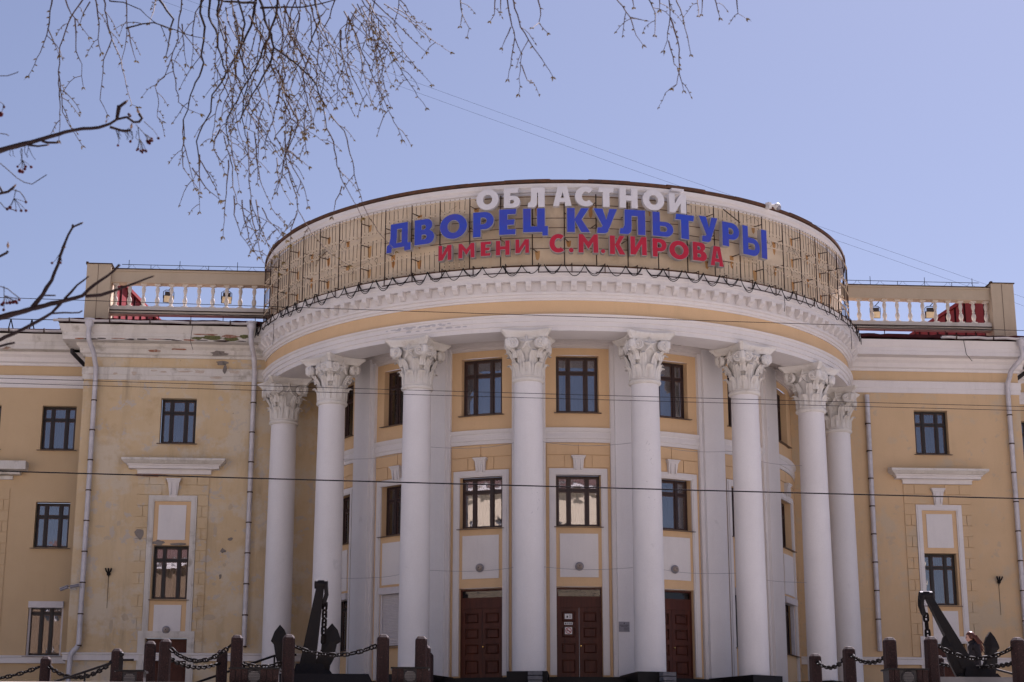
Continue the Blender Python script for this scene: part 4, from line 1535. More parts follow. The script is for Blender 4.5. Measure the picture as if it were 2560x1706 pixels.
SIGN = [('W', 'О', -16.49, 0.72, 17.894, 18.577), ('W', 'Б', -12.44, 0.52, 17.915, 18.579), ('W', 'Л', -8.49, 0.537, 17.902, 18.556), ('W', 'А', -4.24, 0.581, 17.938, 18.591), ('W', 'С', -0.5, 0.647, 17.936, 18.586), ('W', 'Т', 2.94, 0.5, 17.939, 18.581), ('W', 'Н', 6.67, 0.586, 17.938, 18.608), ('W', 'О', 10.93, 0.714, 17.925, 18.619), ('W', 'Й', 15.19, 0.589, 17.922, 18.557),
        ('B', 'Д', -32.24, 0.926, 16.856, 17.804), ('B', 'В', -27.39, 0.711, 16.949, 17.806), ('B', 'О', -22.24, 0.93, 17.017, 17.859), ('B', 'Р', -17.14, 0.69, 16.998, 17.836), ('B', 'Е', -13.06, 0.587, 17.019, 17.878), ('B', 'Ц', -8.6, 0.799, 16.949, 17.869), ('B', 'К', -1.62, 0.751, 17.06, 17.877), ('B', 'У', 2.73, 0.787, 17.042, 17.878), ('B', 'Л', 7.21, 0.863, 17.053, 17.892), ('B', 'Ь', 12.44, 0.716, 17.066, 17.887), ('B', 'Т', 16.35, 0.686, 17.063, 17.896), ('B', 'У', 20.73, 0.717, 17.06, 17.931), ('B', 'Р', 25.15, 0.684, 17.036, 17.867), ('B', 'Ы', 30.27, 1.057, 16.878, 17.876),
        ('R', 'И', -23.68, 0.463, 16.329, 16.847), ('R', 'М', -19.98, 0.559, 16.341, 16.843), ('R', 'Е', -16.69, 0.365, 16.358, 16.846), ('R', 'Н', -13.93, 0.459, 16.352, 16.852), ('R', 'И', -10.76, 0.449, 16.395, 16.863), ('R', 'С', -5.02, 0.546, 16.385, 17.018), ('R', '.', -2.86, 0.169, 16.393, 16.564), ('R', 'М', -0.08, 0.647, 16.393, 17.019), ('R', '.', 2.29, 0.161, 16.388, 16.545), ('R', 'К', 4.7, 0.52, 16.37, 17.004), ('R', 'И', 8.18, 0.554, 16.393, 17.014), ('R', 'Р', 11.77, 0.492, 16.379, 17.003), ('R', 'О', 15.19, 0.696, 16.361, 17.001), ('R', 'В', 18.97, 0.524, 16.398, 17.033), ('R', 'А', 22.22, 0.511, 16.31, 16.989)]
RL = 11.02
signs = {'W': thing('letter_sign', 'top row of plain white block letters along the rim of the drum', 'sign', cyl_loc(RD, 0, 17.9), 0, 'letter rows on the drum'),
         'B': thing('letter_sign', 'middle row of large blue block letters with silver edges on the drum', 'sign', cyl_loc(RD, 0, 17.0), 0, 'letter rows on the drum'),
         'R': thing('letter_sign', 'lowest row of red block letters with silver edges on the drum', 'sign', cyl_loc(RD, 0, 16.4), 0, 'letter rows on the drum')}
bpy.context.view_layer.update()
for row, ch, a, w, z0, z1 in SIGN:
    h = z1 - z0
    if ch == 'Й':
        h /= 1.29 if False else 1.0
    s = {'W': .205, 'B': .265, 'R': .185 if a > -6 else .16}[row]
    t = {'W': .135, 'B': .175, 'R': .125 if a > -6 else .11}[row]
    if ch == 'О':
        s = w * .30
        t = h * .235
    if ch == 'С':
        s, t = w * .34, h * .23
    if ch == 'Т':
        s = w * .42
    if ch == 'Ы':
        s = .255
    if ch == 'Е':
        s, t = w * .48, h * .18
    if ch in 'ИМ':
        s = w * .34 if ch == 'И' else w * .30
    outs = [[(x - w / 2, z) for x, z in o] for o in glyph(ch, w, h, s, t)]
    body = letter_mesh(outs, -.085, .085)
    p = Vector(cyl_loc(RL, a, z0)) - signs[row].location
    lo = obj('letter', body, M['letter_white'] if row == 'W' else M['letter_edge'], signs[row], loc=p, rz=rad(a))
    if row != 'W':
        face = letter_mesh(outs, -.097, -.080, -.013)
        obj('letter_face', face, M['blue'] if row == 'B' else M['red'], lo)

# ------------------------------------------------------------------ steel light frame standing off the drum
FRM = thing('bulb_scaffold', 'rusty steel frame of upright posts and bulb strips around the drum behind the letters', 'sign frame', cyl_loc(RD, 0, 16.0))
bpy.context.view_layer.update()
RF = 10.88
FL = FRM.location.copy()


def fobj(name, mb, m, parent=FRM, sm=35):
    mb.v = [tuple(Vector(p) - FL) for p in mb.v]
    return obj(name, mb, m, parent, sm)


posts = [1.4 + 5.3 * k for k in range(-15, 14)]
posts = [a for a in posts if -79 < a < 72]
for i, a in enumerate(posts):
    fobj('post', MB().tube([cyl_loc(RF, a, 16.02), cyl_loc(RF, a, 18.42)], .019, 4), M['dark_rust'])
    # brackets back to the wall
    for z in ((16.62, 17.42, 18.15) if i % 2 else (16.95, 17.8)):
        fobj('bracket', MB().tube([cyl_loc(RF, a, z), cyl_loc(RD - .01, a + .75 * (-1 if a > 0 else 1), z - .05)], .016, 4), M['dark_rust'])
        if abs(a) > 20 or z < 16.4 or z > 17.9 or random.random() < .25:
            aa = a + .75 * (-1 if a > 0 else 1)
            hh = random.uniform(.22, .48)
            f = cyl(RD)
            obj('rust_streak', MB().prism([(aa - .45, z - .02), (aa + .45, z), (aa + .36, z - hh * .7), (aa + .1, z - hh), (aa - .25, z - hh * .85)], lambda u, zz, d: f(u, zz, d), .0015, .004), M['rust_stain'], PAL, sm=None)
    # foot hook over the cornice
    fobj('foot', MB().tube([cyl_loc(RF, a, 16.03), cyl_loc(11.02, a + 1.1, 16.03), cyl_loc(11.20, a + 1.1, 16.03), cyl_loc(11.20, a + 1.1, 15.72)], .018, 4), M['dark_rust'])
# rods with bulb strips between posts
for i in range(len(posts) - 1):
    a0, a1 = posts[i], posts[i + 1]
    am = (a0 + a1) / 2
    if -35 < am < 36:
        zones = []
        if am < -27:
            zones = [(16.1, 16.75), (17.9, 18.42)]
        elif am < -22:
            zones = [(16.1, 16.32), (17.95, 18.42)]
        elif am < -18.5:
            zones = [(17.98, 18.42)]
        elif am > 33:
            zones = [(16.1, 16.8), (17.8, 18.42)]
        elif am > 26:
            zones = [(16.1, 16.85), (17.95, 18.42)]
        elif am > 24:
            zones = [(16.12, 16.6), (17.98, 18.42)]
        elif am > 18.0:
            zones = [(17.99, 18.42)]
    else:
        zones = [(16.1, 16.66), (16.86, 17.46), (17.66, 18.42)]
    for q in range(1, 6):
        a = a0 + (a1 - a0) * q / 6
        for zi, (z0, z1) in enumerate(zones):
            jz = random.uniform(-.05, .05)
            m = MB().tube([cyl_loc(RF + .02, a, z0 + jz), cyl_loc(RF + .02, a + random.uniform(-.12, .12), z1)], .0085, 4)
            for z in (z0 + jz + .07, z1 - .07):
                m.box(*(lambda p: (p[0] - .015, p[0] + .015, p[1] - .015, p[1] + .015, p[2] - .03, p[2] + .03))(cyl_loc(RF + .02, a, z)))
            ro = fobj('light_rod', m, M['dark_rust'], sm=None)
            ro.data.materials.append(M['strip'])
            for pi_, pp in enumerate(ro.data.polygons):
                pp.material_index = 1 if pi_ >= 6 else 0
# horizontal carrying strips
def ring_strip(z, r, a0, a1, h=.018, m='strip', name='carrying_strip', rr=.006):
    fobj(name, MB().sweep(arc(r, a0, a1, max(4, int((a1 - a0) / 2.65))), [(-rr, z - h), (rr, z - h), (rr, z + h), (-rr, z + h)]), M[m], sm=25)


for (z, a0, a1) in ((16.12, -78, -24), (16.64, -78, -27), (16.88, -78, -36), (17.44, -78, -36), (17.68, -78, -36), (18.36, -78, -17.5), (17.93, -36, -19),
                    (16.12, 27, 69), (16.66, 24, 69), (16.88, 35, 69), (17.44, 35, 69), (17.68, 35, 69), (18.36, 18, 69), (17.98, 18, 36)):
    ring_strip(z, RF, a0, a1)
for (z, a0, a1) in ((16.62, -26, 26), (16.98, -27, 24), (17.30, -36, 34), (17.62, -36, 34), (18.06, -19, 18), (18.34, -19, 18)):
    ring_strip(z, RF - .03, a0, a1, .009, 'rust', 'cross_bar', .009)
for a0 in range(-80, 72, 9):
    ring_strip(15.74, 11.20, a0, a0 + 7.6, .013, 'dark_rust', 'lower_bar', .013)
    ring_strip(16.04, 10.92, a0 + 1, a0 + 9.2, .018, 'rust', 'lower_bar', .014)
# a loose diagonal brace at the right
fobj('brace', MB().tube([cyl_loc(RF + .03, 24.5, 18.36), cyl_loc(RF + .03, 28, 18.02)], .018, 4), M['dark_rust'])

# garland of black supply cable along the cornice
CB = MB()
rn = random.Random(4)
a = -83.0
while a < 74:
    wd = rn.choice([3.0, 3.1, 3.2, 3.3, 2.7])
    sag = rn.uniform(.26, .38)
    for rep in range(2 if rn.random() < .55 else 1):
        pts = []
        sg = sag * (1 + .14 * rep)
        for i in range(11):
            t = i / 10
            u = 2 * t - 1
            pts.append(cyl_loc(11.24 + .02 * rep, a + wd * t, 15.98 - sg * (1 - u * u) - .02 * rep))
        CB.tube(pts, .013, 5)
    if rn.random() < .25:
        a += .5
    a += wd
gar = obj('cable_garland', CB, M['cable'])
tag(gar, 'black cable hung in loops along the top of the curved cornice', 'cable')
# tangle of thin wires in the frame
tw = MB()
for k in range(46):
    a = rn.choice([rn.uniform(-74, -20), rn.uniform(18, 66), rn.uniform(-74, -36)])
    z = rn.choice([18.2, 18.05, 17.55, 16.75, 17.5, 16.7]) + rn.uniform(-.1, .1)
    ln = rn.uniform(1.5, 7)
    pts = []
    for i in range(9):
        t = i / 8
        pts.append(cyl_loc(RF - .06 + .05 * sin(k + 5 * t), a + ln * t + .25 * sin(9 * t + k), z - rn.uniform(.04, .22) * sin(pi * t) * (1 if k % 3 else -1) + rn.uniform(-.02, .02)))
    tw.tube(pts, .0035, 4)
for k in range(70):
    a = rn.choice([rn.uniform(-76, -36), rn.uniform(35, 68)])
    z = rn.choice([16.66, 17.46])
    da = rn.uniform(-.9, .9)
    pts = [cyl_loc(RF, a, z), cyl_loc(RF + .03, a + da * .5, z + .1), cyl_loc(RF, a + da * .3, z + .2)]
    tw.tube(pts, .0045, 4)
tag(obj('wire_tangle', tw, M['wire'], kind='stuff'), 'tangle of thin dark wires strung through the light frame', 'wires')
# a few cable ends hanging from the cornice
hang = MB()
for (a, z0, z1, r) in ((-64, 15.6, 14.85, 11.24), (-78, 15.6, 14.6, 11.2), (36, 15.7, 15.2, 11.24), (60, 15.6, 14.9, 11.24)):
    hang.tube([cyl_loc(r, a, z0), cyl_loc(r, a + .15, (z0 + z1) / 2), cyl_loc(r, a - .1, z1)], .010, 5)
hang.tube([(-13.05, -.9, 16.0), (-13.1, -.95, 15.4), (-13.0, -.9, 15.1)], .009, 5)
hang.tube([(14.6, -.9, 16.0), (14.65, -.95, 15.45), (14.85, -.95, 15.2)], .012, 5)
tag(obj('hanging_cables', hang, M['cable']), 'loose cable ends dangling below the cornice', 'cable')

# surveillance cameras
def dome_camera(loc, rz):
    t = thing('security_camera', 'white round security camera on the rim of the drum at right', 'security camera', loc, rz)
    obj('bracket', MB().box(-.09, .05, -.08, .08, -.10, .10).tube([(0, -.05, 0), (.16, -.14, .02)], .04, 8), M['white_plastic'], t)
    b = MB().ball((.22, -.17, -.02), .12, 14, 10)
    obj('housing', b, M['white_plastic'], t)
    obj('lens_dome', MB().ball((.23, -.20, -.055), .10, 14, 10), M['plaque'], t)
    return t


dome_camera(cyl_loc(10.88, 35.2, 18.88), rad(35))
for (dx, dz, rz, lab) in ((-.33, 0.0, -.5, 'grey bullet security camera on the left downpipe, pointing left'), (.02, .08, .25, 'grey bullet security camera on the left downpipe, tucked against the pipe')):
    t = thing('security_camera', lab, 'security camera', (-16.62 + dx, -.42, 6.83 + dz), rz, 'cameras on the downpipe')
    m = MB().tube([(-.18, 0, -.06), (.12, 0, .02)], .052, 10)
    obj('housing', m, M['plaque'], t)
    obj('hood', MB().hexa([(-.20, -.06, -.01), (.13, -.06, .075), (-.20, .06, -.01), (.13, .06, .075), (-.20, -.06, .0), (.13, -.06, .085), (-.20, .06, .0), (.13, .06, .085)]), M['white_plastic'], t, sm=None)
    obj('arm', MB().tube([(.1, 0, 0), (.18, .12, -.03), (.22, .3, -.03)], .02, 6), M['white_plastic'], t)

# floodlights behind the balusters
for x, z, lab in ((-14.18, 17.53, 'black floodlight with beige glass hung in the left balustrade, nearer the outer pier'), (-12.09, 17.54, 'black floodlight with beige glass hung in the left balustrade, nearer the drum'),
                  (11.95, 17.48, 'black floodlight with beige glass hung in the right balustrade, nearer the drum'), (14.05, 17.52, 'black floodlight with beige glass hung in the right balustrade, nearer the outer pier')):
    t = thing('floodlight', lab, 'floodlight', (x, .95, z), 0.25 if x < 0 else -.1, 'floodlights in the balustrades')
    T = Matrix.Rotation(rad(14), 4, 'X')
    obj('housing', MB().box(-.18, .18, -.05, .10, -.20, .06).xf(T), M['black_plastic'], t, sm=None)
    obj('glass_front', MB().box(-.165, .165, -.062, -.05, -.185, .045).xf(T), M['lamp_beige'], t, sm=None)
    obj('gear_box', MB().box(-.13, .13, -.05, .10, .061, .20).xf(T), M['black_plastic'], t, sm=None)
    obj('yoke', MB().tube([(-.19, .03, -.05), (-.19, .03, .20), (-.10, .03, .27), (.10, .03, .27), (.19, .03, .20), (.19, .03, -.05)], .014, 5).tube([(0, .03, .27), (.12, -.2, .38)], .016, 5), M['black_plastic'], t)

# round wall lamps over the doors
def wall_lamp(loc, rz, lab):
    t = thing('wall_lamp', lab, 'wall lamp', loc, rz, 'round lamps above the doors')
    R = Matrix.Rotation(pi / 2, 4, 'X')
    obj('base', MB().lathe([(.125, 0), (.135, .02), (.135, .05), (.11, .07)], 24).xf(R), M['plaque'], t)
    obj('lamp_shade', MB().lathe([(.10, .06), (.098, .09), (.08, .13), (.05, .155), (.01, .165)], 24).xf(R), M['lamp_glass'], t)
    g = MB()
    for k in range(4):
        a = pi * k / 4
        g.tube([(.105 * cos(a) * q, -(.07 + .10 * (1 - q * q)), .105 * sin(a) * q) for q in (-1, -.6, 0, .6, 1)], .006, 4)
    obj('guard', g, M['black_plastic'], t)


for k, lab in ((-1, 'round caged lamp on the white panel above the left entrance door'), (0, 'round caged lamp on the white panel above the middle entrance door'), (1, 'round caged lamp on the white panel above the right entrance door')):
    b = OFF + STEP * k
    wall_lamp(cyl_loc(RW + .05, b, 6.93), rad(b), lab)
wall_lamp((-13.54, -.05, 5.47), 0, 'round caged lamp on the peeling panel over the left flank door')

# plaque on the pilaster by the middle door
a = OFF + STEP * .5 - 1.55
t = thing('plaque', 'grey metal plaque fixed to the pilaster right of the middle door', 'plaque', cyl_loc(RW + .245, a, 5.05), rad(a))
obj('plate', MB().box(-.17, .17, -.015, 0, -.14, .17), M['plaque'], t, sm=None)
pt = MB()
pt.box(-.018, .018, -.018, -.0155, .10, .14)
for i, (w0, z) in enumerate(((.13, .065), (.135, .04), (.11, .015))):
    x = -w0
    while x < w0:
        l = random.uniform(.015, .04)
        pt.box(x, min(w0, x + l), -.018, -.0155, z, z + .013)
        x += l + .008
for z in (-.02, -.045, -.07, -.095):
    x = -.02
    while x < .14:
        l = random.uniform(.015, .035)
        pt.box(x, min(.145, x + l), -.018, -.0155, z, z + .011)
        x += l + .007
obj('lettering', pt, M['plaque_text'], t, sm=None)

# paper notices on the left leaf of the middle door
def notice(z, w, h, lab, kind):
    b = OFF
    o = Matrix.Rotation(rad(b), 4, 'Z')
    base = Vector(cyl_loc(RW - .16, b, z)) + (o @ Vector((-.335, .028, 0)))
    t = thing('notice', lab, 'notice', base, rad(b), 'paper notices on the middle door')
    obj('sheet', MB().box(-w / 2, w / 2, -.004, -.001, -h / 2, h / 2), M['paper'], t, sm=None)
    m = MB()
    if kind == 'pic':
        m.prism([(-.06, -.045), (-.06, .0), (-.035, .03), (-.01, .0), (-.01, -.045)], lambda a, b_, d: (a, d, b_), -.0065, -.0045)
        for i in range(4):
            m.box(.02, .085, -.0065, -.0045, -.045 + i * .028, -.036 + i * .028)
        obj('print', m, M['ink'], t, sm=None)
    elif kind == 'text':
        word = 'ВХОД'
        gx = -.105
        for ch in word:
            if ch == 'Х':
                gl = [[(0, 0), (.016, .028), (0, .055), (.014, .055), (.022, .038), (.03, .055), (.044, .055), (.028, .028), (.044, 0), (.03, 0), (.022, .018), (.014, 0)]]
            else:
                gl = glyph(ch, .044, .055, .014, .010)
            me = letter_mesh([[(x + gx, zz - .028) for x, zz in q] for q in gl], -.0065, -.0045)
            obj('print', me, M['ink'], t)
            gx += .055
    else:
        ring_o, ring_i = ell(0, 0, .095, .095, 28), ell(0, 0, .075, .075, 28)
        obj('ban_ring', letter_mesh([ring_o, ring_i], -.0065, -.0045), M['red_ink'], t)
        obj('print', MB().box(-.06, .03, -.0060, -.0045, -.018, .004).box(.03, .06, -.0060, -.0045, -.030, -.010), M['ink'], t, sm=None)
        s = MB().box(-.085, .085, -.0078, -.0066, -.011, .011)
        s.xf(Matrix.Rotation(rad(45), 4, 'Y'))
        obj('ban_bar', s, M['red_ink'], t, sm=None)


notice(5.41, .23, .16, 'white sheet with a small picture, topmost on the middle door', 'pic')
notice(5.19, .26, .085, 'narrow strip reading ВХОД between two sheets on the middle door', 'text')
notice(4.97, .225, .215, 'square no smoking notice, lowest on the middle door', 'ban')

# strings of thin cable looped across the columns
st = MB()
rope = [(-2.5, 10.0), (-1.5, 10.4), (-.5, 10.62), (.5, 10.72), (1.5, 10.62), (2.5, 10.3)]
for k in (-2, -1, 0, 1, 2):
    for z in (10.62, 6.75):
        a0, a1 = (k - .5) * DTH, (k + .5) * DTH
        pts = [cyl_loc(RCOL - .2 - .6 * (1 - (2 * i / 8 - 1) ** 2), a0 + 1.9 + (a1 - a0 - 3.8) * i / 8, z - .02 * (1 - (2 * i / 8 - 1) ** 2)) for i in range(9)]
        st.tube(pts, .006, 4)
    a1 = (k + .5) * DTH - 2.2
    st.tube([cyl_loc(RCOL + .10, a1, 10.6), cyl_loc(RCOL + .12, a1 + .05, 8.6), cyl_loc(RCOL + .12, a1, 6.75)], .007, 4)
    for z in (10.6, 8.6, 6.75):
        st.ball(cyl_loc(RCOL + .11, a1, z), .022, 6, 5)
tag(obj('light_string', st, M['plaque']), 'thin grey cable strung from column to column across the portico', 'cable')

# ------------------------------------------------------------------ overhead wires
def wire(name, pts, r, lab, cat='overhead wire', group='overhead wires crossing in front of the facade', y_anchor=None):
    tag(obj(name, MB().tube(pts, r, 5), M['wire']), lab, cat, group)


def span(y, z_l, z_m, z_r, x0=-75, x1=70):
    # parabola through three heights at x = -11.9, -4, 3.5, carried on past the frame
    def zf(x):
        xs, zs = (-11.9, -4.0, 3.5), (z_l, z_m, z_r)
        t = 0
        for i in range(3):
            l = zs[i]
            for j in range(3):
                if i != j:
                    l *= (x - xs[j]) / (xs[i] - xs[j])
            t += l
        return t
    return [(x0 + (x1 - x0) * i / 60, y, zf(x0 + (x1 - x0) * i / 60)) for i in range(61)]


def line(y, zl, zr, x0=-75, x1=70, sag=0.0):
    k = (zr - zl) / 15.4
    return [(x0 + (x1 - x0) * i / 50, y, zl + k * (x0 + (x1 - x0) * i / 50 + 11.9) - sag * (1 - (2 * i / 50 - 1) ** 2) + sag * .97) for i in range(51)]


wire('overhead_wire', line(-35, 7.14, 6.95, sag=.6), .005, 'thin overhead wire crossing the frieze above the column capitals')
wire('overhead_wire', line(-35, 5.92, 5.755, sag=.8), .0043, 'upper wire of the close pair crossing the upper windows')
wire('overhead_wire', line(-34.9, 5.87, 5.715, sag=.8), .0043, 'lower wire of the close pair crossing the upper windows')
wire('overhead_wire', line(-35, 4.545, 4.335, sag=.7), .010, 'thick black overhead cable crossing the columns at mid height')
wire('overhead_wire', [(-40, 12, 43.3), (-6.26, 12, 31.35), (5.48, 12, 27.18), (15.62, 12, 23.68), (40, 12, 15.4)], .005, 'upper of two faint wires slanting down the sky to the right', group='faint wires in the sky')
wire('overhead_wire', [(-40, 12, 42.8), (-6.25, 12, 30.88), (4.31, 12, 27.15), (15.6, 12, 23.32), (40, 12, 14.9)], .005, 'lower of two faint wires slanting down the sky to the right', group='faint wires in the sky')

# ------------------------------------------------------------------ granite posts, chains, anchors
ZT = 3.476


def post_mesh():
    w, h = .13, ZT - GZ
    mb = MB()
    c = .045
    def ring(s, z, cc):
        q = [(s - cc, -s), (s, -s + cc), (s, s - cc), (s - cc, s), (-s + cc, s), (-s, s - cc), (-s, -s + cc), (-s + cc, -s)]
        return [(x, y, z) for x, y in q]
    lv = [ring(w * 1.04, 0, c), ring(w, h - .10, c), ring(w * .96, h - .07, c), ring(w * .62, h - .01, c * .62), ring(w * .40, h, c * .4)]
    vs = [p for r in lv for p in r]
    fs = []
    for i in range(len(lv) - 1):
        for k in range(8):
            fs.append((i * 8 + k, i * 8 + (k + 1) % 8, (i + 1) * 8 + (k + 1) % 8, (i + 1) * 8 + k))
    fs += [tuple(range(7, -1, -1)), tuple(range(32, 40))]
    return mesh_of('granite_post', mb.add(vs, fs), None)


PM = post_mesh()
POSTS = {'P1': (-14.81, -14.25, 'tall granite post at the far left end of the chain row'), 'P2': (-12.62, -16.9, 'granite post beside the ball topped newel of the left handrail'),
         'P3': (-11.55, -19.09, 'granite post before the left flank door, left of a close pair'), 'P4': (-11.13, -19.69, 'granite post before the left flank door, right of a close pair'),
         'P5': (-10.1, -16.81, 'lower looking granite post just behind the one by the inner left downpipe'), 'P6': (-9.42, -20.8, 'granite post in front of the inner left downpipe'),
         'P7': (-8.27, -21.0, 'granite post overlapping the left fluke of the left anchor'), 'P8': (-6.18, -21.18, 'granite post at the right end of the chain before the left anchor'),
         'P9': (-5.33, -20.84, 'front post of three in file below the third column'), 'P9b': (-5.18, -18.4, 'middle post of three in file below the third column'), 'P9c': (-5.06, -16.28, 'rear post of three in file below the third column'),
         'R1': (4.67, -16.65, 'leftmost granite post of the right chain row, before the seventh column'), 'R2': (4.95, -18.83, 'granite post second from the left in the right chain row'),
         'R3': (5.22, -21.32, 'granite post before the inner right downpipe'), 'R4': (6.09, -21.58, 'granite post under the hanging chain of the right anchor'), 'R4b': (7.96, -16.22, 'granite post half hidden behind the right anchor'),
         'R5': (8.11, -21.51, 'granite post at the right edge beside the right anchor')}
for k, (x, y, lab) in POSTS.items():
    o = obj('granite_post', PM, M['granite'], None, loc=(x, y, GZ), rz=random.uniform(-.12, .12) + .1)
    tag(o, lab, 'post', 'granite posts of the anchor enclosures')


def link_mesh(L=.20, W=.125, r=.021, stud=True):
    pts = []
    a = W / 2 - r
    b = L / 2 - r
    for i in range(16):
        th = 2 * pi * i / 16
        x = a * cos(th)
        z = (b - a) * (1 if sin(th) > 0 else -1) + a * sin(th)
        pts.append((x, 0, z))
    mb = MB()
    n = 6
    vs, fs = [], []
    for i, p in enumerate(pts):
        p = Vector(p)
        t = (Vector(pts[(i + 1) % 16]) - Vector(pts[i - 1])).normalized()
        s = Vector((0, 1, 0))
        q = t.cross(s)
        for k in range(n):
            th = 2 * pi * k / n
            vs.append(p + (s * cos(th) + q * sin(th)) * r)
    for i in range(16):
        for k in range(n):
            fs.append((i * n + k, i * n + (k + 1) % n, ((i + 1) % 16) * n + (k + 1) % n, ((i + 1) % 16) * n + k))
    mb.add(vs, fs)
    if stud:
        mb.tube([(-a, 0, 0), (0, 0, 0), (a, 0, 0)], [r * .85, r * .65, r * .85], 6)
    return mesh_of('link', mb, 40)


LM = link_mesh()


def chain(p0, p1, sag, lab, group='anchor chains between the granite posts', pitch=.150, lm=LM, sc=1.0, straight=False):
    p0, p1 = Vector(p0), Vector(p1)
    N = 80
    raw = []
    for i in range(N + 1):
        t = i / N
        p = p0.lerp(p1, t)
        p.z -= sag * (1 - (2 * t - 1) ** 2)
        raw.append(p)
    ln = sum((raw[i + 1] - raw[i]).length for i in range(N))
    cnt = max(2, round(ln / (pitch * sc)))
    t = thing('chain', lab, 'chain', tuple(p0), 0, group)
    acc, j = 0.0, 0
    seg = ln / cnt
    for c in range(cnt):
        target = (c + .5) * seg
        d, j = 0.0, 0
        while j < N - 1 and d + (raw[j + 1] - raw[j]).length < target:
            d += (raw[j + 1] - raw[j]).length
            j += 1
        tang = (raw[j + 1] - raw[j]).normalized()
        pos = raw[j] + tang * (target - d)
        o = obj('link', lm, M['chain_iron'], t)
        q = tang.to_track_quat('Z', 'Y')
        roll = (0.6 if c % 2 == 0 else 0.6 + pi / 2) + random.uniform(-.15, .15)
        o.rotation_mode = 'QUATERNION'
        from mathutils import Quaternion
        o.rotation_quaternion = q @ Quaternion((0, 0, 1), roll)
        o.location = pos - p0
        o.scale = (sc, sc, sc)
    return t


def between(a, b, h0=.22, h1=.22, sag=.26, lab='', sc=1.0):
    xa, ya = POSTS[a][:2]
    xb, yb = POSTS[b][:2]
    d = Vector((xb - xa, yb - ya, 0)).normalized() * .15
    chain((xa + d.x, ya + d.y, ZT - h0), (xb - d.x, yb - d.y, ZT - h1), sag, lab, sc=sc)


x, y = POSTS['P1'][:2]
chain((x - 3.2, y + .3, 3.16), (x - .15, y, 3.22), .30, 'black anchor chain leaving the far left post towards the frame edge')
between('P1', 'P2', .25, .28, .34, 'black anchor chain sagging below the left handrail')
between('P4', 'P6', .22, .20, .32, 'upper black chain before the left flank door')
between('P4', 'P5', .40, .34, .16, 'lower black chain before the left flank door')
between('P6', 'P7', .62, .62, .08, 'low black chain behind the box left of the left anchor')
between('P7', 'P8', .26, .24, .20, 'black chain crossing in front of the left anchor shank')
between('R1', 'R2', .22, .22, .20, 'short sagging black chain at the left end of the right row')
between('R2', 'R3', .22, .40, .16, 'short black chain next to the inner right downpipe')
between('R4', 'R5', .20, .24, .26, 'black chain crossing in front of the right anchor')
between('R4b', 'R5', .22, .55, .10, 'low black chain seen under the person and the right anchor')
x, y = POSTS['R5'][:2]
chain((x + .15, y, 3.26), (x + 2.6, y + 1.0, 3.26), .25, 'black chain running out of the frame at the right edge')


def anchor(base, lean, lab, flip, tall):
    """stockless anchor standing on its crown, flukes upright"""
    t = thing('anchor', lab, 'anchor', base, 0, 'old ship anchors on show')
    m = MB()
    hgt = tall
    def sec(c, w, d, z):
        return [(c - w, -d, z), (c + w, -d, z), (c - w, d, z), (c + w, d, z)]
    lx = lambda z: lean * z
    m.hexa(sec(lx(.25), .185, .12, .25) + sec(lx(hgt - .25), .095, .075, hgt - .25))
    m.hexa(sec(lx(hgt - .25), .095, .075, hgt - .2501) + sec(lx(hgt), .075, .07, hgt))
    obj('shank', m, M['black_iron'], t, sm=None)
    e = MB().tube([(lx(hgt) - .16, 0, hgt - .09), (lx(hgt) - .15, 0, hgt - .09), (lx(hgt) + .15, 0, hgt - .09), (lx(hgt) + .16, 0, hgt - .09)], [.075, .105, .105, .075], 12)
    obj('shackle_pin', e, M['black_iron'], t)
    s = flip
    sx = lx(hgt) + s * .11
    obj('shackle', MB().tube([(sx, -.11, hgt - .09), (sx + s * .02, -.10, hgt - .32), (sx - s * .03, -.05, hgt - .52), (sx - s * .05, 0, hgt - .56), (sx - s * .03, .05, hgt - .52), (sx + s * .02, .10, hgt - .32), (sx, .11, hgt - .09)], .048, 8), M['black_iron'], t)
    c = MB()
    c.hexa([(-.30, -.20, .0), (.52, -.20, .0), (-.30, .20, .0), (.52, .20, .0), (-.22, -.13, .28), (.40, -.13, .28), (-.22, .13, .28), (.40, .13, .28)])
    c.hexa([(-.48, -.14, .0), (.66, -.14, .0), (-.48, .14, .0), (.66, .14, .0), (-.35, -.10, .14), (.55, -.10, .14), (-.35, .10, .14), (.55, .10, .14)])
    obj('crown', c, M['black_iron'], t, sm=None)
    # flukes: arm rising from the crown, broad shoulders, pointed tip, ridged back
    for (cx_, tl, arm) in anchors_fl[flip]:
        def F(pts, d):
            return [(x, d, z) for x, z in pts]
        k = len(arm)
        ridge = [(tl[0], -.02, tl[1]), (cx_, -.13, .72 * tl[1]), (cx_, -.14, .35)]
        front = [(x, -.055, z) for x, z in arm]
        back = [(x, .055, z) for x, z in arm]
        m = MB()
        ctr = len(front) + len(back)
        vs = front + back + [(cx_, -.125, tl[1] * .66), (cx_, .125, tl[1] * .66)]
        fs = []
        for i in range(k):
            j = (i + 1) % k
            fs.append((i, j, ctr))
            fs.append((k + j, k + i, ctr + 1))
            fs.append((j, i, k + i, k + j))
        m.add(vs, fs)
        obj('fluke', m, M['black_iron'], t, sm=None)
    return t


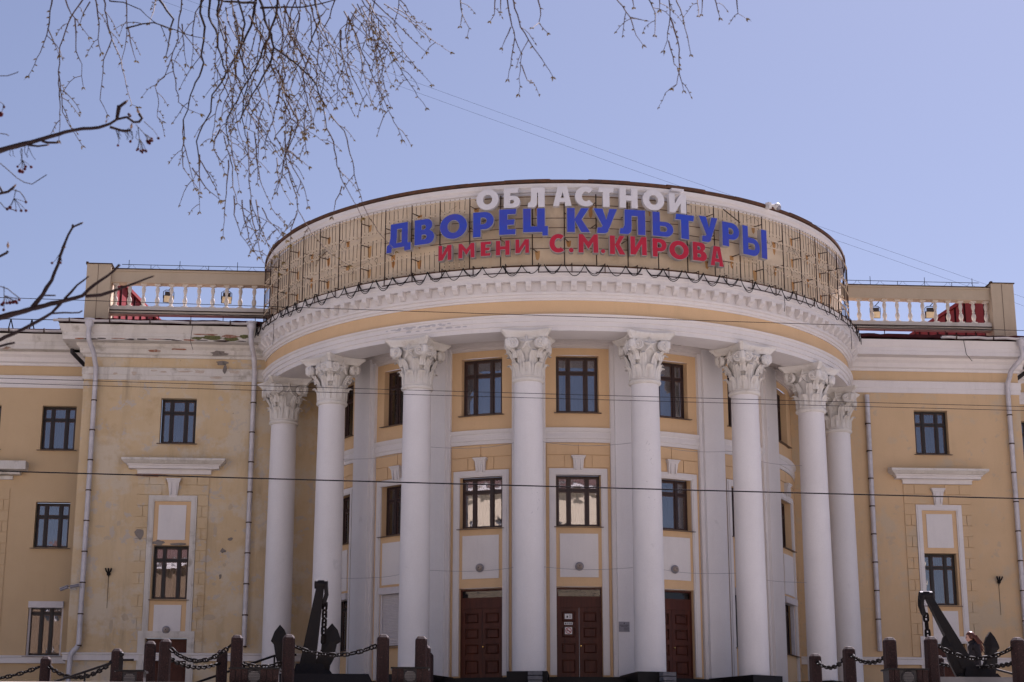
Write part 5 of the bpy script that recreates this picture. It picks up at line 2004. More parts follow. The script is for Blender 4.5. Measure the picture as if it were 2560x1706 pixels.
# fluke outlines in local metres (x right, z up), shoulders and tip as seen from the street
anchors_fl = {
    1: [(-.62, (-.63, 1.18), [(-.63, 1.18), (-.52, 1.06), (-.42, .82), (-.44, .62), (-.50, .40), (-.42, .10), (-.20, .02), (-.30, -.0), (-.60, .10), (-.71, .45), (-.76, .72), (-.83, .80), (-.75, 1.02)]),
        (.56, (.58, 1.22), [(.58, 1.22), (.72, 1.06), (.79, .85), (.80, .80), (.70, .74), (.64, .40), (.56, .25), (.54, .02), (-.02, .02), (.06, .12), (.24, .40), (.34, .62), (.36, .90), (.44, 1.06)])],
    -1: [(-.56, (-.60, 1.12), [(-.60, 1.12), (-.52, 1.02), (-.38, .80), (-.30, .52), (-.20, .28), (-.02, .08), (.10, .02), (-.30, .0), (-.46, .10), (-.60, .42), (-.66, .66), (-.76, .80), (-.70, .98)]),
         (.44, (.46, 1.13), [(.46, 1.13), (.56, 1.00), (.64, .82), (.66, .74), (.60, .68), (.58, .40), (.50, .05), (.16, .0), (.20, .26), (.30, .50), (.32, .74), (.29, .82), (.36, 1.0)])]}
AL = anchor((-7.96, -19.0, 2.70), .135, 'black iron anchor left of the entrance, shank almost upright', 1, 2.22)
AR = anchor((7.92, -19.0, 2.70), -.51, 'black iron anchor right of the entrance, shank leaning far left', -1, 2.08)
LB = link_mesh(.26, .16, .030)
chain((-7.56, -19.0, 4.42), (-7.57, -19.05, 3.45), 0.0, 'heavy stud link chain hanging from the shackle of the left anchor', 'chains hanging from the anchors', .19, LB)
chain((6.83, -19.0, 4.26), (6.86, -19.05, 3.30), 0.0, 'heavy stud link chain hanging from the shackle of the right anchor', 'chains hanging from the anchors', .19, LB)
for x0, x1, mm, lab in ((-9.3, -6.5, 'black_granite', 'low black stone slab under the left anchor'), (6.75, 8.95, 'paving', 'low stone slab under the right anchor, painted pale as if sunlit')):  # right slab gets a paler colour for sunlight on its top
    o = obj('anchor_plinth', MB().hexa([(x0 - .2, -20.0, GZ), (x1 + .2, -20.0, GZ), (x0 - .2, -18.0, GZ), (x1 + .2, -18.0, GZ), (x0, -19.9, 2.70), (x1, -19.9, 2.70), (x0, -18.1, 2.70), (x1, -18.1, 2.70)]), M[mm], sm=None)
    tag(o, lab, 'plinth')

# dark timber boxes with round ground lights
for x0, x1, zt, lab in ((-9.46, -8.37, 2.665, 'dark timber box with a round ribbed light, at the foot of the left anchor'), (-6.01, -5.17, 2.69, 'dark timber box with a round ribbed light, below the third column'),
                        (-11.86, -11.22, 2.60, 'dark timber box with a round light, before the left flank door'), (4.87, 5.79, 2.72, 'dark timber box with a round ribbed light, before the right downpipe')):
    t = thing('lamp_box', lab, 'light box', ((x0 + x1) / 2, -22, GZ), 0, 'timber boxes with ground lights')
    w, h = (x1 - x0) / 2, zt - GZ
    obj('lid', MB().box(-w, w, -.30, .30, h - .035, h), M['black_granite'], t, sm=None)
    n = max(4, int(2 * w / .13))
    for i in range(n):
        xx = -w + .02 + (2 * w - .04) * i / n
        if abs(xx + w / n) < .16:
            continue
        obj('board', MB().box(xx + .006, xx + (2 * w - .04) / n - .006, -.27, -.24, 0, h - .036), M['granite'], t, sm=None)
    obj('core', MB().box(-w + .04, w - .04, -.23, .25, 0, h - .037), M['black_plastic'], t, sm=None)
    R = Matrix.Translation((0, -.20, h - .19)) @ Matrix.Rotation(pi / 2, 4, 'X')
    obj('lamp', MB().lathe([(.15, -.02), (.15, .05), (.13, .055), (.12, .045)], 24).xf(R), M['black_plastic'], t)
    lens = MB()
    for i in range(7):
        z = -.10 + i * .033
        hw = math.sqrt(max(0.001, .122 ** 2 - z * z))
        lens.box(-hw, hw, -.262, -.245, h - .19 + z - .011, h - .19 + z + .011)
    obj('ribbed_lens', lens, M['lens_grey'], t, sm=None)

# handrails of the ramps
def handrail(pts, posts_, lab, ball=False, r=.030):
    t = thing('handrail', lab, 'handrail', tuple(pts[0]), 0, 'black pipe handrails')
    L = Vector(pts[0])
    obj('rail', MB().tube([Vector(p) - L for p in pts], r, 8), M['black_iron'], t)
    for (x, y, z) in posts_:
        obj('post', MB().tube([Vector((x, y, GZ)) - L, Vector((x, y, z)) - L], r * .8, 8), M['black_iron'], t)
    if ball:
        x, y, z = posts_[-1]
        obj('newel', MB().box(x - .045 - L.x, x + .045 - L.x, y - .045 - L.y, y + .045 - L.y, GZ - L.z, z + .06 - L.z), M['black_iron'], t, sm=None)
        obj('ball_top', MB().ball((x - L.x, y - L.y, z + .13 - L.z), .065, 10, 8), M['black_iron'], t)


handrail([(-15.2, -17, 2.42), (-13.99, -17, 2.69), (-12.52, -17, 3.20), (-12.20, -17, 3.20)], [(-13.35, -17, 2.90), (-12.50, -17, 3.20)], 'black handrail rising to a ball topped newel at far left', True)
handrail([(-11.6, -14, 2.62), (-10.85, -14, 2.90), (-9.01, -14, 3.55), (-8.43, -14, 3.58)], [(-10.3, -14, 3.08), (-9.0, -14, 3.55)], 'black handrail sloping up behind the left anchor')
handrail([(9.0, -15, 3.40), (9.89, -15, 3.23), (10.6, -15, 3.05), (12.2, -15, 2.6)], [(9.2, -15, 3.36), (10.8, -15, 3.0)], 'black handrail sloping down behind the right anchor')

# ------------------------------------------------------------------ person walking left behind the right anchor
def skin_body(name, verts, edges, radii, m, parent, sub=2, label=None):
    me = bpy.data.meshes.new(name)
    me.from_pydata(verts, edges, [])
    o = bpy.data.objects.new(name, me)
    COL.objects.link(o)
    sk = o.modifiers.new('skin', 'SKIN')
    for i, r in enumerate(radii):
        r = r if isinstance(r, tuple) else (r, r)
        me.skin_vertices[0].data[i].radius = r
        me.skin_vertices[0].data[i].use_root = (i == 0)
    ss = o.modifiers.new('sub', 'SUBSURF')
    ss.levels = ss.render_levels = sub
    dg = bpy.context.evaluated_depsgraph_get()
    out = bpy.data.meshes.new_from_object(o.evaluated_get(dg))
    bpy.data.objects.remove(o)
    out.name = name
    for p in out.polygons:
        p.use_smooth = True
    out.materials.clear()
    return obj(name, out, m, parent, label=label)


PER = thing('person', 'person with long auburn hair in a black coat walking left behind the right anchor', 'person', (8.66, -17.0, GZ), 0)
# she walks towards -X: local x forward is -X
V = [(0, 0, .86), (0, 0, 1.05), (-.01, 0, 1.22), (-.02, 0, 1.36), (-.025, 0, 1.43), (-.05, 0, 1.50),
     (-.02, .17, 1.36), (.02, .21, 1.12), (-.12, .20, .92), (-.18, .19, .86),
     (-.02, -.17, 1.36), (.06, -.21, 1.12), (.02, -.21, .90), (.0, -.21, .83),
     (-.04, .09, .80), (-.14, .09, .46), (-.16, .09, .10), (-.27, .09, .04),
     (.04, -.09, .80), (.10, -.09, .46), (.22, -.09, .12), (.13, -.09, .04)]
Ed = [(0, 1), (1, 2), (2, 3), (3, 4), (4, 5), (3, 6), (6, 7), (7, 8), (8, 9), (3, 10), (10, 11), (11, 12), (12, 13), (0, 14), (14, 15), (15, 16), (16, 17), (0, 18), (18, 19), (19, 20), (20, 21)]
Rr = [(.17, .19), (.14, .165), (.15, .19), (.13, .17), (.06, .07), (.05, .05), .075, .06, .045, .035, .075, .06, .045, .035, .10, .07, .045, .04, .10, .07, .045, .04]
skin_body('body', V, Ed, Rr, M['coat'], PER)
hd = MB().ball((0, 0, 0), .105, 20, 14, (1.05, .80, 1.18))
for i, (x, y, z) in enumerate(hd.v):          # shape a face in profile: brow, nose, lips, chin
    if x < 0:
        f_ = max(0, 1 - (y / .05) ** 2)
        x -= .022 * f_ * math.exp(-((z + .005) / .020) ** 2)
        x -= .006 * f_ * math.exp(-((z + .048) / .012) ** 2)
        x -= .014 * f_ * math.exp(-((z + .088) / .022) ** 2)
        x += .010 * f_ * math.exp(-((z - .022) / .012) ** 2)
    if z < -.02 and x > -.02:
        x *= .86
    hd.v[i] = (x, y, z)
Th = Matrix.Translation((-.085, 0, 1.555)) @ Matrix.Rotation(rad(-14), 4, 'Y')
head = obj('head', hd.xf(Th), M['skin'], PER)
for s in (-1, 1):
    obj('eye', MB().ball((-.098, s * .032, .020), .011, 8, 6).xf(Th), M['ink'], head)
    obj('ear', MB().ball((.005, s * .083, -.01), .026, 8, 6, (.7, .35, 1)).xf(Th), M['skin'], head)
obj('lips', MB().ball((-.108, 0, -.050), .014, 8, 6, (.5, 1.5, .5)).xf(Th), M['red_ink'], head)
hr = MB().ball((.022, 0, .028), .118, 20, 14, (.98, .92, 1.05))
hr.v = [(x if x > -.055 or z > .06 else -.055, y, z) for x, y, z in hr.v]
hr.xf(Th)
rnh = random.Random(2)
for k in range(46):
    a = rnh.uniform(-.105, .105)
    x0 = rnh.uniform(-.02, .09)
    l = rnh.uniform(.28, .46)
    hr.tube([(-.04 + x0, a, 1.60), (.03 + x0 * .8, a * 1.25, 1.50), (.075 + x0 * .9, a * 1.5, 1.60 - l * .6), (.12 + x0 * 1.1 + rnh.uniform(-.03, .05), a * 1.6, 1.60 - l)], [.020, .026, .024, .006], 6)
obj('hair', hr, M['hair'], PER)
for s, p in ((1, (-.20, .19, .82)), (-1, (.0, -.21, .79))):
    pl = MB().ball((p[0], p[1], p[2]), .038, 8, 6, (.8, .55, 1.25))
    for q in range(4):
        dx = -.022 + .015 * q
        L_ = (.060, .070, .066, .052)[q]
        pl.tube([(p[0] + dx, p[1], p[2] - .03), (p[0] + dx - .006, p[1], p[2] - .03 - L_ * .55), (p[0] + dx - .022, p[1], p[2] - .03 - L_)], [.0095, .009, .007], 6)
    pl.tube([(p[0] - .025, p[1], p[2] + .01), (p[0] - .048, p[1], p[2] - .02), (p[0] - .050, p[1], p[2] - .045)], [.011, .010, .008], 6)
    obj('hand', pl, M['skin'], PER)
obj('scarf', MB().lathe([(.07, 0), (.105, .02), (.11, .06), (.085, .10), (.06, .11)], 18, (-.035, 0, 1.385)), M['coat'], PER)

# ------------------------------------------------------------------ birch with hanging twigs (trunk stands left of the frame)
def to3(pts, y, rn, dy=0.0):
    out = []
    n = len(pts)
    for i, (u, v) in enumerate(pts):
        out.append(at(u, v, y + dy * i / max(1, n - 1)))
    return out


def dense(pts, step=13, jit=2.0, rn=random):
    out = [pts[0]]
    for a, b in zip(pts[:-1], pts[1:]):
        d = math.hypot(b[0] - a[0], b[1] - a[1])
        k = max(1, int(d / step))
        for i in range(1, k + 1):
            t = i / k
            out.append((a[0] + (b[0] - a[0]) * t + rn.gauss(0, jit) * (t < 1), a[1] + (b[1] - a[1]) * t + rn.gauss(0, jit * .4) * (t < 1)))
    return out


BY = -60 + 6.2
PXM = 6.2 / FPX * 1.02          # metres per photo pixel at the birch
BIR = thing('birch_tree', 'bare weeping birch with budding twigs hanging into the top of the view', 'tree', (-9.1, -54.6, SZ + .12))
BL = Vector(BIR.location)
rb = random.Random(11)
BUDS = MB()


def bud(mb, p, d, L, w):
    d = d.normalized()
    a = d.orthogonal().normalized() * w
    b = d.cross(a).normalized() * w
    m = p + d * L * .42
    mb.add([p, m + a, m + b, m - a, m - b, p + d * L], [(0, 2, 1), (0, 3, 2), (0, 4, 3), (0, 1, 4), (5, 1, 2), (5, 2, 3), (5, 3, 4), (5, 4, 1)])


def strand(px, r0=1.5, y=None, side=True, dens=1.0, limb=False):
    """one hanging twig with side shoots and buds; r0 in photo pixels"""
    y = BY + rb.uniform(-.5, .5) if y is None else y
    pts2 = dense(px, 15, 1.15 if not limb else 1.5, rb)
    dy = rb.uniform(-.25, .25)
    P = [p - BL for p in to3(pts2, y, rb, dy)]
    n = len(P)
    rr = [(r0 * (1 - .62 * i / max(1, n - 1))) * PXM * rb.uniform(.9, 1.12) for i in range(n)]
    mb = MB().tube(P, rr, 5 if limb else 4)
    i = 1
    while i < n:
        if rb.random() < .62 * dens:
            t = (P[i] - P[max(0, i - 1)]).normalized()
            s = rb.choice((-1, 1))
            o = (_R * s * rb.uniform(.5, 1.0) + t * rb.uniform(.3, .9) + _F * rb.uniform(-.4, .4)).normalized()
            if side and rb.random() < .30 and i < n - 1 and not limb or (limb and rb.random() < .22):
                L = rb.uniform(22, 85) * PXM * (1.3 if limb else 1)
                k = 4
                q = [P[i]]
                for j in range(k):
                    o2 = (o + Vector((0, 0, -.34 * j)) + Vector((rb.gauss(0, .12), rb.gauss(0, .12), rb.gauss(0, .12)))).normalized()
                    q.append(q[-1] + o2 * L / k)
                    if rb.random() < .7:
                        ss = (o2.cross(_F) * rb.choice((-1, 1)) + o2 * .8).normalized()
                        bud(BUDS, q[-1], ss, rb.uniform(6, 9) * PXM, rb.uniform(1.3, 2.0) * PXM)
                mb.tube(q, [1.1 * PXM, 1.0 * PXM, .9 * PXM, .8 * PXM, .6 * PXM], 4)
                bud(BUDS, q[-1], o2, rb.uniform(8, 12) * PXM, 2.2 * PXM)
            elif not limb:
                bud(BUDS, P[i] - o * .5 * PXM, o, rb.uniform(7, 12) * PXM, rb.uniform(1.6, 2.7) * PXM)
                if rb.random() < .15:
                    mb.tube([P[i], P[i] + o * 5 * PXM], [1.2 * PXM, .8 * PXM], 4)
        i += 1
    tdir = (P[-1] - P[-2])
    for s in (-.6, .5):
        bud(BUDS, P[-1], tdir.normalized() + _R * s, rb.uniform(10, 15) * PXM, 2.7 * PXM)
    # catkin-fine hair ends
    if not limb and rb.random() < .35:
        mb.tube([P[-1], P[-1] + tdir.normalized() * 18 * PXM + _R * rb.uniform(-8, 8) * PXM], [.5 * PXM, .3 * PXM], 3)
    obj('limb' if limb else 'twig', mb, M['limb'] if limb else M['twig'], BIR)


LIMBS = [([(700, -20), (690, 40), (662, 110), (640, 170), (600, 235), (566, 300), (572, 360)], 3.6), ([(590, -20), (612, 60), (598, 130), (620, 200), (604, 290), (618, 350)], 3.2), ([(780, -20), (800, 50), (770, 120), (812, 190), (800, 250)], 2.6), ([(315, 71), (357, 60), (384, 57), (425, 71), (476, 89), (506, 95)], 2.2), ([(274, 3), (309, 6), (351, 24), (384, 54), (420, 72)], 1.8),
         ([(390, -14), (417, 27), (434, 48), (425, 89), (415, 140)], 3.6),
         ([(505, -20), (500, 33), (512, 68), (506, 119), (503, 178), (476, 238), (470, 274), (458, 300), (461, 342)], 3.4),
         ([(526, -20), (522, 42), (544, 89), (544, 119), (565, 178), (562, 193), (530, 238), (527, 280), (506, 315), (491, 354), (497, 396), (499, 446)], 3.6),
         ([(548, -20), (544, 42), (560, 100), (590, 150)], 3.4), ([(640, -20), (637, 12), (628, 65), (601, 119), (571, 176), (558, 195)], 4.2),
         ([(646, -20), (649, 0), (669, 68), (684, 119), (675, 161), (649, 208), (625, 247), (600, 300)], 4.0),
         ([(684, 119), (745, 163), (783, 201), (811, 261), (816, 321)], 3.0), ([(640, 8), (560, 4), (500, -12)], 4.2), ([(650, 20), (760, 18), (830, 2), (880, -14)], 3.0)]
STR = [[(131, -8), (125, 27), (120, 74), (101, 131), (71, 190)], [(119, 71), (135, 107), (147, 137)], [(212, -8), (178, 42), (164, 77), (149, 119), (146, 178), (155, 244), (156, 280), (178, 321), (205, 363)],
       [(162, -6), (178, 36), (208, 74), (222, 92)], [(187, 45), (190, 95), (190, 128), (205, 161), (204, 190), (208, 217)], [(238, -6), (248, 60), (245, 98), (253, 131)],
       [(258, -6), (269, 60), (280, 98), (259, 149), (256, 196), (250, 250), (268, 286)], [(280, 98), (303, 152), (312, 193), (321, 235), (330, 262), (345, 268)], [(315, -8), (318, 68), (312, 122), (303, 155)],
       [(146, 178), (148, 240), (150, 300), (147, 350)], [(320, 70), (326, 105), (334, 135), (340, 152)], [(225, 5), (210, 30), (200, 60)], [(392, -8), (384, 30), (372, 60)], [(455, -8), (446, 60), (446, 98), (422, 164), (411, 193), (387, 214), (396, 247), (393, 292), (405, 303)],
       [(428, 149), (440, 208), (446, 256), (470, 274), (500, 286)], [(455, 60), (460, 110), (466, 160)], [(445, 65), (480, 110), (510, 160)], [(461, 342), (455, 375), (458, 420), (480, 451), (496, 473), (499, 529)], [(458, 300), (459, 360), (475, 420), (486, 470)],
       [(499, 387), (499, 446), (500, 480)], [(497, 396), (514, 425), (540, 470), (549, 500)], [(480, 420), (515, 470), (550, 500)], [(810, 20), (812, 280), (812, 323)][1:], [(826, 285), (861, 328), (871, 368), (890, 454), (906, 508), (925, 548), (957, 593), (989, 628)],
       [(816, 321), (834, 355), (842, 414), (858, 457), (893, 518), (905, 545)], [(855, 465), (839, 502), (831, 542)], [(711, 330), (716, 409), (727, 451), (743, 494), (745, 526), (780, 585), (818, 628), (871, 663)], [(743, 532), (727, 575), (725, 612)],
       [(713, 360), (732, 419), (759, 467), (770, 516)], [(692, 395), (692, 430), (703, 462), (727, 508)], [(700, 270), (721, 293), (764, 323), (815, 358)], [(719, 376), (772, 417)],
       [(560, 340), (582, 419), (582, 467), (593, 508), (628, 534), (668, 553), (708, 583)], [(618, 330), (622, 400), (622, 451), (628, 508), (654, 588), (689, 639)], [(636, 330), (641, 400), (654, 462), (679, 521), (711, 560)],
       [(571, 400), (566, 484), (561, 534), (558, 591)], [(585, 490), (585, 537), (604, 591), (628, 625)], [(605, 500), (609, 537), (622, 596), (644, 642)], [(625, 500), (630, 542), (652, 636), (657, 655), (672, 668), (696, 684)], [(640, 500), (646, 548), (676, 628), (706, 655)], [(655, 520), (668, 548), (716, 601)],
       [(1151, -10), (1156, 37), (1173, 71), (1168, 92)], [(1156, 37), (1151, 65)], [(1239, -10), (1236, 37), (1226, 53)], [(1266, -12), (1277, 51), (1287, 95), (1304, 136), (1301, 177), (1297, 235)], [(1280, -10), (1301, 68), (1331, 116), (1362, 160), (1382, 192)],
       [(1277, 68), (1263, 99), (1255, 119)], [(1287, 95), (1277, 163), (1270, 197)], [(1304, 163), (1318, 201), (1328, 207)], [(1343, -10), (1352, 37), (1347, 58), (1369, 83)], [(1347, 58), (1331, 70)], [(1252, -6), (1252, 30)], [(1535, -12), (1576, 44), (1590, 88), (1607, 112)], [(1576, 44), (1613, 52)],
       [(1618, -8), (1639, 34), (1637, 88)], [(1671, -12), (1675, 44), (1668, 102), (1659, 126)], [(1675, 44), (1695, 105), (1698, 160), (1692, 211), (1683, 221)], [(1690, -10), (1709, 51), (1719, 92), (1727, 136)], [(1694, 170), (1709, 225)], [(1671, 102), (1685, 160), (1695, 170)],
       [(1744, -8), (1746, 40)], [(1785, -10), (1800, 44)], [(1841, -10), (1845, 34), (1865, 46)], [(1580, -8), (1585, 19)], [(1648, -8), (1649, 24)], [(1756, -8), (1754, 36)]]
for px, r in LIMBS:
    strand(px, r, BY + rb.uniform(-.15, .15), True, .7, True)
for px in STR:
    strand(px, 1.9 if px[0][1] < 60 else 1.65, None, True, 1.0)


def env(x):
    xs = [(470, 300), (520, 400), (560, 470), (620, 560), (690, 520), (740, 420), (800, 330), (860, 280), (920, 290), (1000, 300), (1060, 190), (1120, 100)]
    for (a, b), (c, d) in zip(xs[:-1], xs[1:]):
        if a <= x <= c:
            return b + (d - b) * (x - a) / (c - a)
    return 120


for i in range(92):
    u = rb.choice([rb.uniform(500, 720), rb.uniform(540, 960), rb.uniform(700, 1010)])
    v = rb.uniform(-30, 40) if rb.random() < .45 else rb.uniform(40, 330)
    lean = rb.uniform(-.28, .46) + max(0, (u - 760) / 900)
    L = rb.uniform(110, 330)
    v1 = min(v + L, env(min(1110, u + lean * L)) - rb.uniform(0, 60))
    if v1 - v < 40:
        continue
    L = v1 - v
    mid = rb.uniform(-22, 22)
    m2 = rb.uniform(-26, 26)
    strand([(u, v), (u + lean * L * .2 + mid, v + L * .22), (u + lean * L * .4 + m2, v + L * .45), (u + lean * L * .75 + mid * .6, v + L * .72), (u + lean * L * 1.1 + m2 * .3, v + L)], rb.uniform(1.3, 2.0), None, True, .9)
for (u, v, u2, v2) in ((930, 0, 1065, 130), (960, 10, 1126, 131), (950, 60, 1080, 212), (985, 20, 1071, 71), (905, 20, 1066, 270), (870, 40, 1006, 349), (960, 100, 1045, 175), (1000, 0, 1030, 40), (880, 10, 975, 130)):
    L = v2 - v
    strand([(u, v), (u + (u2 - u) * .35 + rb.uniform(-10, 10), v + L * .35), (u + (u2 - u) * .7, v + L * .72), (u2, v2)], 1.7, None, True, 1.0)
obj('buds', BUDS, M['bud'], BIR, sm=None, kind='stuff')
# trunk and boughs out of frame that carry the twigs
top = at(640, -20, BY) - BL
tr = MB().tube([(0, 0, 0), (.05, 0, 1.5), (.02, .05, 3.2), (.15, .05, 5.0), (.4, .1, 7.2), (.7, .2, 9.6), (.9, .3, 12.0)], [.20, .16, .14, .12, .09, .06, .02], 12)
obj('trunk', tr, M['birch_bark'], BIR)
ends = [at(640, -20, BY), at(1270, -14, BY), at(1680, -14, BY), at(520, -22, BY), at(200, -14, BY), at(1850, -12, BY), at(890, -16, BY)]
prev = Vector((.12, .05, 4.9))
mainp = [Vector((.12, .05, 4.7)), Vector((.9, .5, 5.9))] + [e - BL + Vector((0, 0, .10)) for e in sorted(ends, key=lambda e: e.x)]
mainp = [mainp[0], mainp[1]] + [p for p in mainp[2:] if p.x > .9]
for p in mainp[2:]:
    p.z += .12
obj('bough', MB().tube(mainp, [.055, .048] + [.038 - .004 * i for i in range(len(mainp) - 2)], 8), M['limb'], BIR)
for px, r in LIMBS + [(q, 1.7) for q in STR]:
    if px[0][1] <= 4 and px[0][0] > 60:
        e = at(px[0][0], px[0][1], BY) - BL
        near = min(mainp, key=lambda q: abs(q.x - e.x))
        obj('twig', MB().tube([e, e + Vector((0, 0, .10)) + (near - e) * .25, near], [r * PXM, r * 1.2 * PXM, .012], 5), M['limb'], BIR)
for k in range(9):
    a = rb.uniform(0, 6.28)
    z = rb.uniform(6.5, 11.2)
    q = [Vector((.3 + (z - 6) * .1, .1, z))]
    d = Vector((cos(a), sin(a), .6))
    for j in range(6):
        q.append(q[-1] + d * .5)
        d = (d + Vector((rb.gauss(0, .15), rb.gauss(0, .15), -.26))).normalized()
    obj('bough', MB().tube(q, [.04, .034, .028, .022, .016, .012, .007], 6), M['limb'], BIR)

# ------------------------------------------------------------------ rowan at the left edge (trunk out of frame)
RY = -60 + 4.6
RPX = 4.6 / FPX
ROW = thing('rowan_tree', 'bare rowan with fat buds and shrivelled dark red berries reaching in from the left', 'tree', (-9.0, -55.4, SZ + .12))
RLc = Vector(ROW.location)


def rbranch(px, r0, r1, y=RY, name='branch', mat='rowan_bark'):
    pts = dense(px, 16, 1.1, rb)
    P = [p - RLc for p in to3(pts, y, rb)]
    n = len(P)
    rr = [(r0 + (r1 - r0) * i / (n - 1)) * RPX * rb.uniform(.92, 1.12) for i in range(n)]
    obj(name, MB().tube(P, rr, 8), M[mat], ROW)
    return P


RB = [([(-60, 395), (0, 377), (57, 361), (115, 345), (161, 331), (207, 322), (248, 319), (275, 310), (292, 299), (317, 293)], 8.0, 3.5),
      ([(275, 318), (308, 328), (328, 326)], 4.0, 3.2), ([(292, 299), (296, 276), (298, 265)], 4.5, 5.5), ([(298, 268), (315, 255)], 4.5, 4.0), ([(317, 293), (335, 306), (348, 305), (355, 296), (348, 285)], 3.0, 4.0),
      ([(70, 363), (95, 366), (118, 363)], 2.8, 2.4), ([(105, 353), (118, 357), (145, 357)], 3.5, 3.2),
      ([(-60, 812), (0, 794), (64, 777), (80, 772), (158, 753), (206, 740), (222, 724), (284, 678), (299, 662)], 9.0, 3.0),
      ([(80, 769), (107, 737), (129, 702), (145, 662), (158, 619), (171, 587), (182, 568), (205, 558)], 6.0, 2.5), ([(182, 570), (182, 562)], 3.6, 3.2), ([(161, 748), (193, 713), (222, 691)], 3.6, 1.8), ([(214, 741), (252, 738), (295, 724), (383, 691)], 5.0, 2.0),
      ([(-50, 868), (0, 850), (48, 828), (88, 807), (129, 783), (150, 761), (161, 750)], 5.5, 3.5), ([(131, 784), (160, 782), (198, 782), (206, 777)], 2.6, 1.6), ([(110, 739), (139, 739)], 2.4, 1.8),
      ([(-40, 645), (0, 641), (16, 633), (20, 628)], 4.0, 3.2), ([(-30, 870), (0, 866), (37, 857)], 4, 2.6), ([(-40, 480), (0, 484), (20, 480), (35, 468)], 4.0, 3.5), ([(-20, 440), (0, 470), (8, 484)], 3, 3)]
for px, a, b in RB:
    rbranch(px, a, b)
rbud = MB()
for (u, v, dx, dy, L) in ((348, 285, -.4, -1, 22), (328, 322, .1, -1, 20), (315, 255, .7, -.6, 12), (20, 620, 0, -1, 20), (118, 363, 1, -.2, 10), (145, 357, 1, -.1, 10), (265, 306, .3, -.8, 12), (205, 558, .7, -.5, 8), (10, 872, 1, -.2, 22), (383, 691, .9, -.4, 8), (35, 468, .5, -.7, 14), (158, 622, -.7, -.5, 10), (160, 620, .8, -.3, 10)):
    p = at(u, v, RY) - RLc
    d = _R * dx - _U * dy
    bud(rbud, p - d.normalized() * 3 * RPX, d, L * RPX, L * .24 * RPX)
obj('buds', rbud, M['rowan_bud'], ROW, kind='stuff')
stk = MB()
ber = MB()
for (x0, y0, bl) in ((317, 293, [(322, 286, 4), (325, 290, 4), (320, 296, 3)]), (340, 312, [(371, 356, 5), (376, 352, 5), (379, 347, 4), (368, 353, 4), (380, 352, 4), (374, 359, 4)]),
                     (345, 318, [(345, 373, 4), (352, 378, 4), (358, 376, 4), (365, 378, 4), (356, 382, 3), (342, 376, 3)]), (330, 328, [(326, 354, 4)]), (360, 304, [(396, 346, 4)]), (290, 325, [(295, 364, 3.5)]),
                     (55, 372, [(50, 428, 6), (56, 430, 5), (62, 423, 4), (64, 417, 4), (44, 417, 3.5), (78, 418, 4)]), (40, 474, [(25, 519, 5), (18, 523, 4), (40, 527, 3), (53, 527, 4), (65, 527, 4), (65, 506, 3.5)]),
                     (0, 255, [(10, 268, 3.5), (2, 286, 7)]), (10, 716, [(5, 762, 5), (9, 757, 4), (17, 758, 4), (25, 757, 5), (33, 756, 5), (39, 754, 5), (9, 775, 4), (48, 750, 4), (42, 758, 4)]), (152, 636, [(148, 656, 4), (152, 658, 3)]), (150, 634, [(130, 658, 3.5)])):
    j = (x0 + (bl[0][0] - x0) * .55 + 3, y0 + (bl[0][1] - y0) * .5)
    P0, PJ = at(x0, y0, RY) - RLc, at(j[0], j[1], RY) - RLc
    stk.tube([P0, PJ], [1.1 * RPX, .9 * RPX], 4)
    for (u, v, r) in bl:
        c = at(u, v, RY + rb.uniform(-.02, .02)) - RLc
        stk.tube([PJ, (PJ + c) / 2 + _R * 2 * RPX, c], [.8 * RPX, .7 * RPX, .7 * RPX], 4)
        ber.ball(c, r * RPX, 8, 6, (1, 1, rb.uniform(.85, 1.1)))
for _ in range(16):
    u, v = rb.choice([(rb.uniform(290, 350), rb.uniform(318, 330)), (rb.uniform(20, 90), rb.uniform(362, 380))])
    q = [at(u, v, RY) - RLc]
    for k in range(3):
        q.append(q[-1] + (_R * rb.uniform(-.3, .6) - _U * rb.uniform(.3, 1)) * 14 * RPX)
    stk.tube(q, [.9 * RPX, .8 * RPX, .7 * RPX, .6 * RPX], 4)
for px in ([(0, 190), (18, 190), (42, 182), (46, 180)], [(0, 408), (20, 425), (42, 445), (60, 456), (80, 461), (100, 448), (117, 437)], [(0, 506), (12, 520), (40, 527)], [(0, 716), (20, 723), (48, 745)], [(30, 474), (50, 480), (66, 505)], [(0, 334), (16, 336), (22, 340)]):
    stk.tube([p - RLc for p in to3(dense(px, 12, .8, rb), RY + .15, rb)], 1.3 * RPX, 4)
obj('stalks', stk, M['rowan_bark'], ROW, kind='stuff')
obj('berries', ber, M['berry'], ROW, kind='stuff')
s1, s2 = at(-60, 395, RY) - RLc, at(-60, 812, RY) - RLc
obj('trunk', MB().tube([(0, 0, 0), (.04, .02, 1.0), (0, .05, 2.0), (.1, .05, 3.2), (.15, .1, 4.6), (.1, .2, 6.2)], [.11, .095, .085, .07, .05, .02], 12), M['rowan_bark'], ROW)
for e, z0 in ((s1, 2.6), (s2, 1.9), (at(-50, 868, RY) - RLc, 1.8), (at(-40, 480, RY) - RLc, 2.3), (at(-40, 645, RY) - RLc, 2.2)):
    obj('bough', MB().tube([Vector((.04, .04, z0)), (Vector((.04, .04, z0)) + e) / 2 + Vector((0, 0, -.04)), e], [.035, .02, 9 * RPX if e in (s1, s2) else 5 * RPX], 8), M['rowan_bark'], ROW)
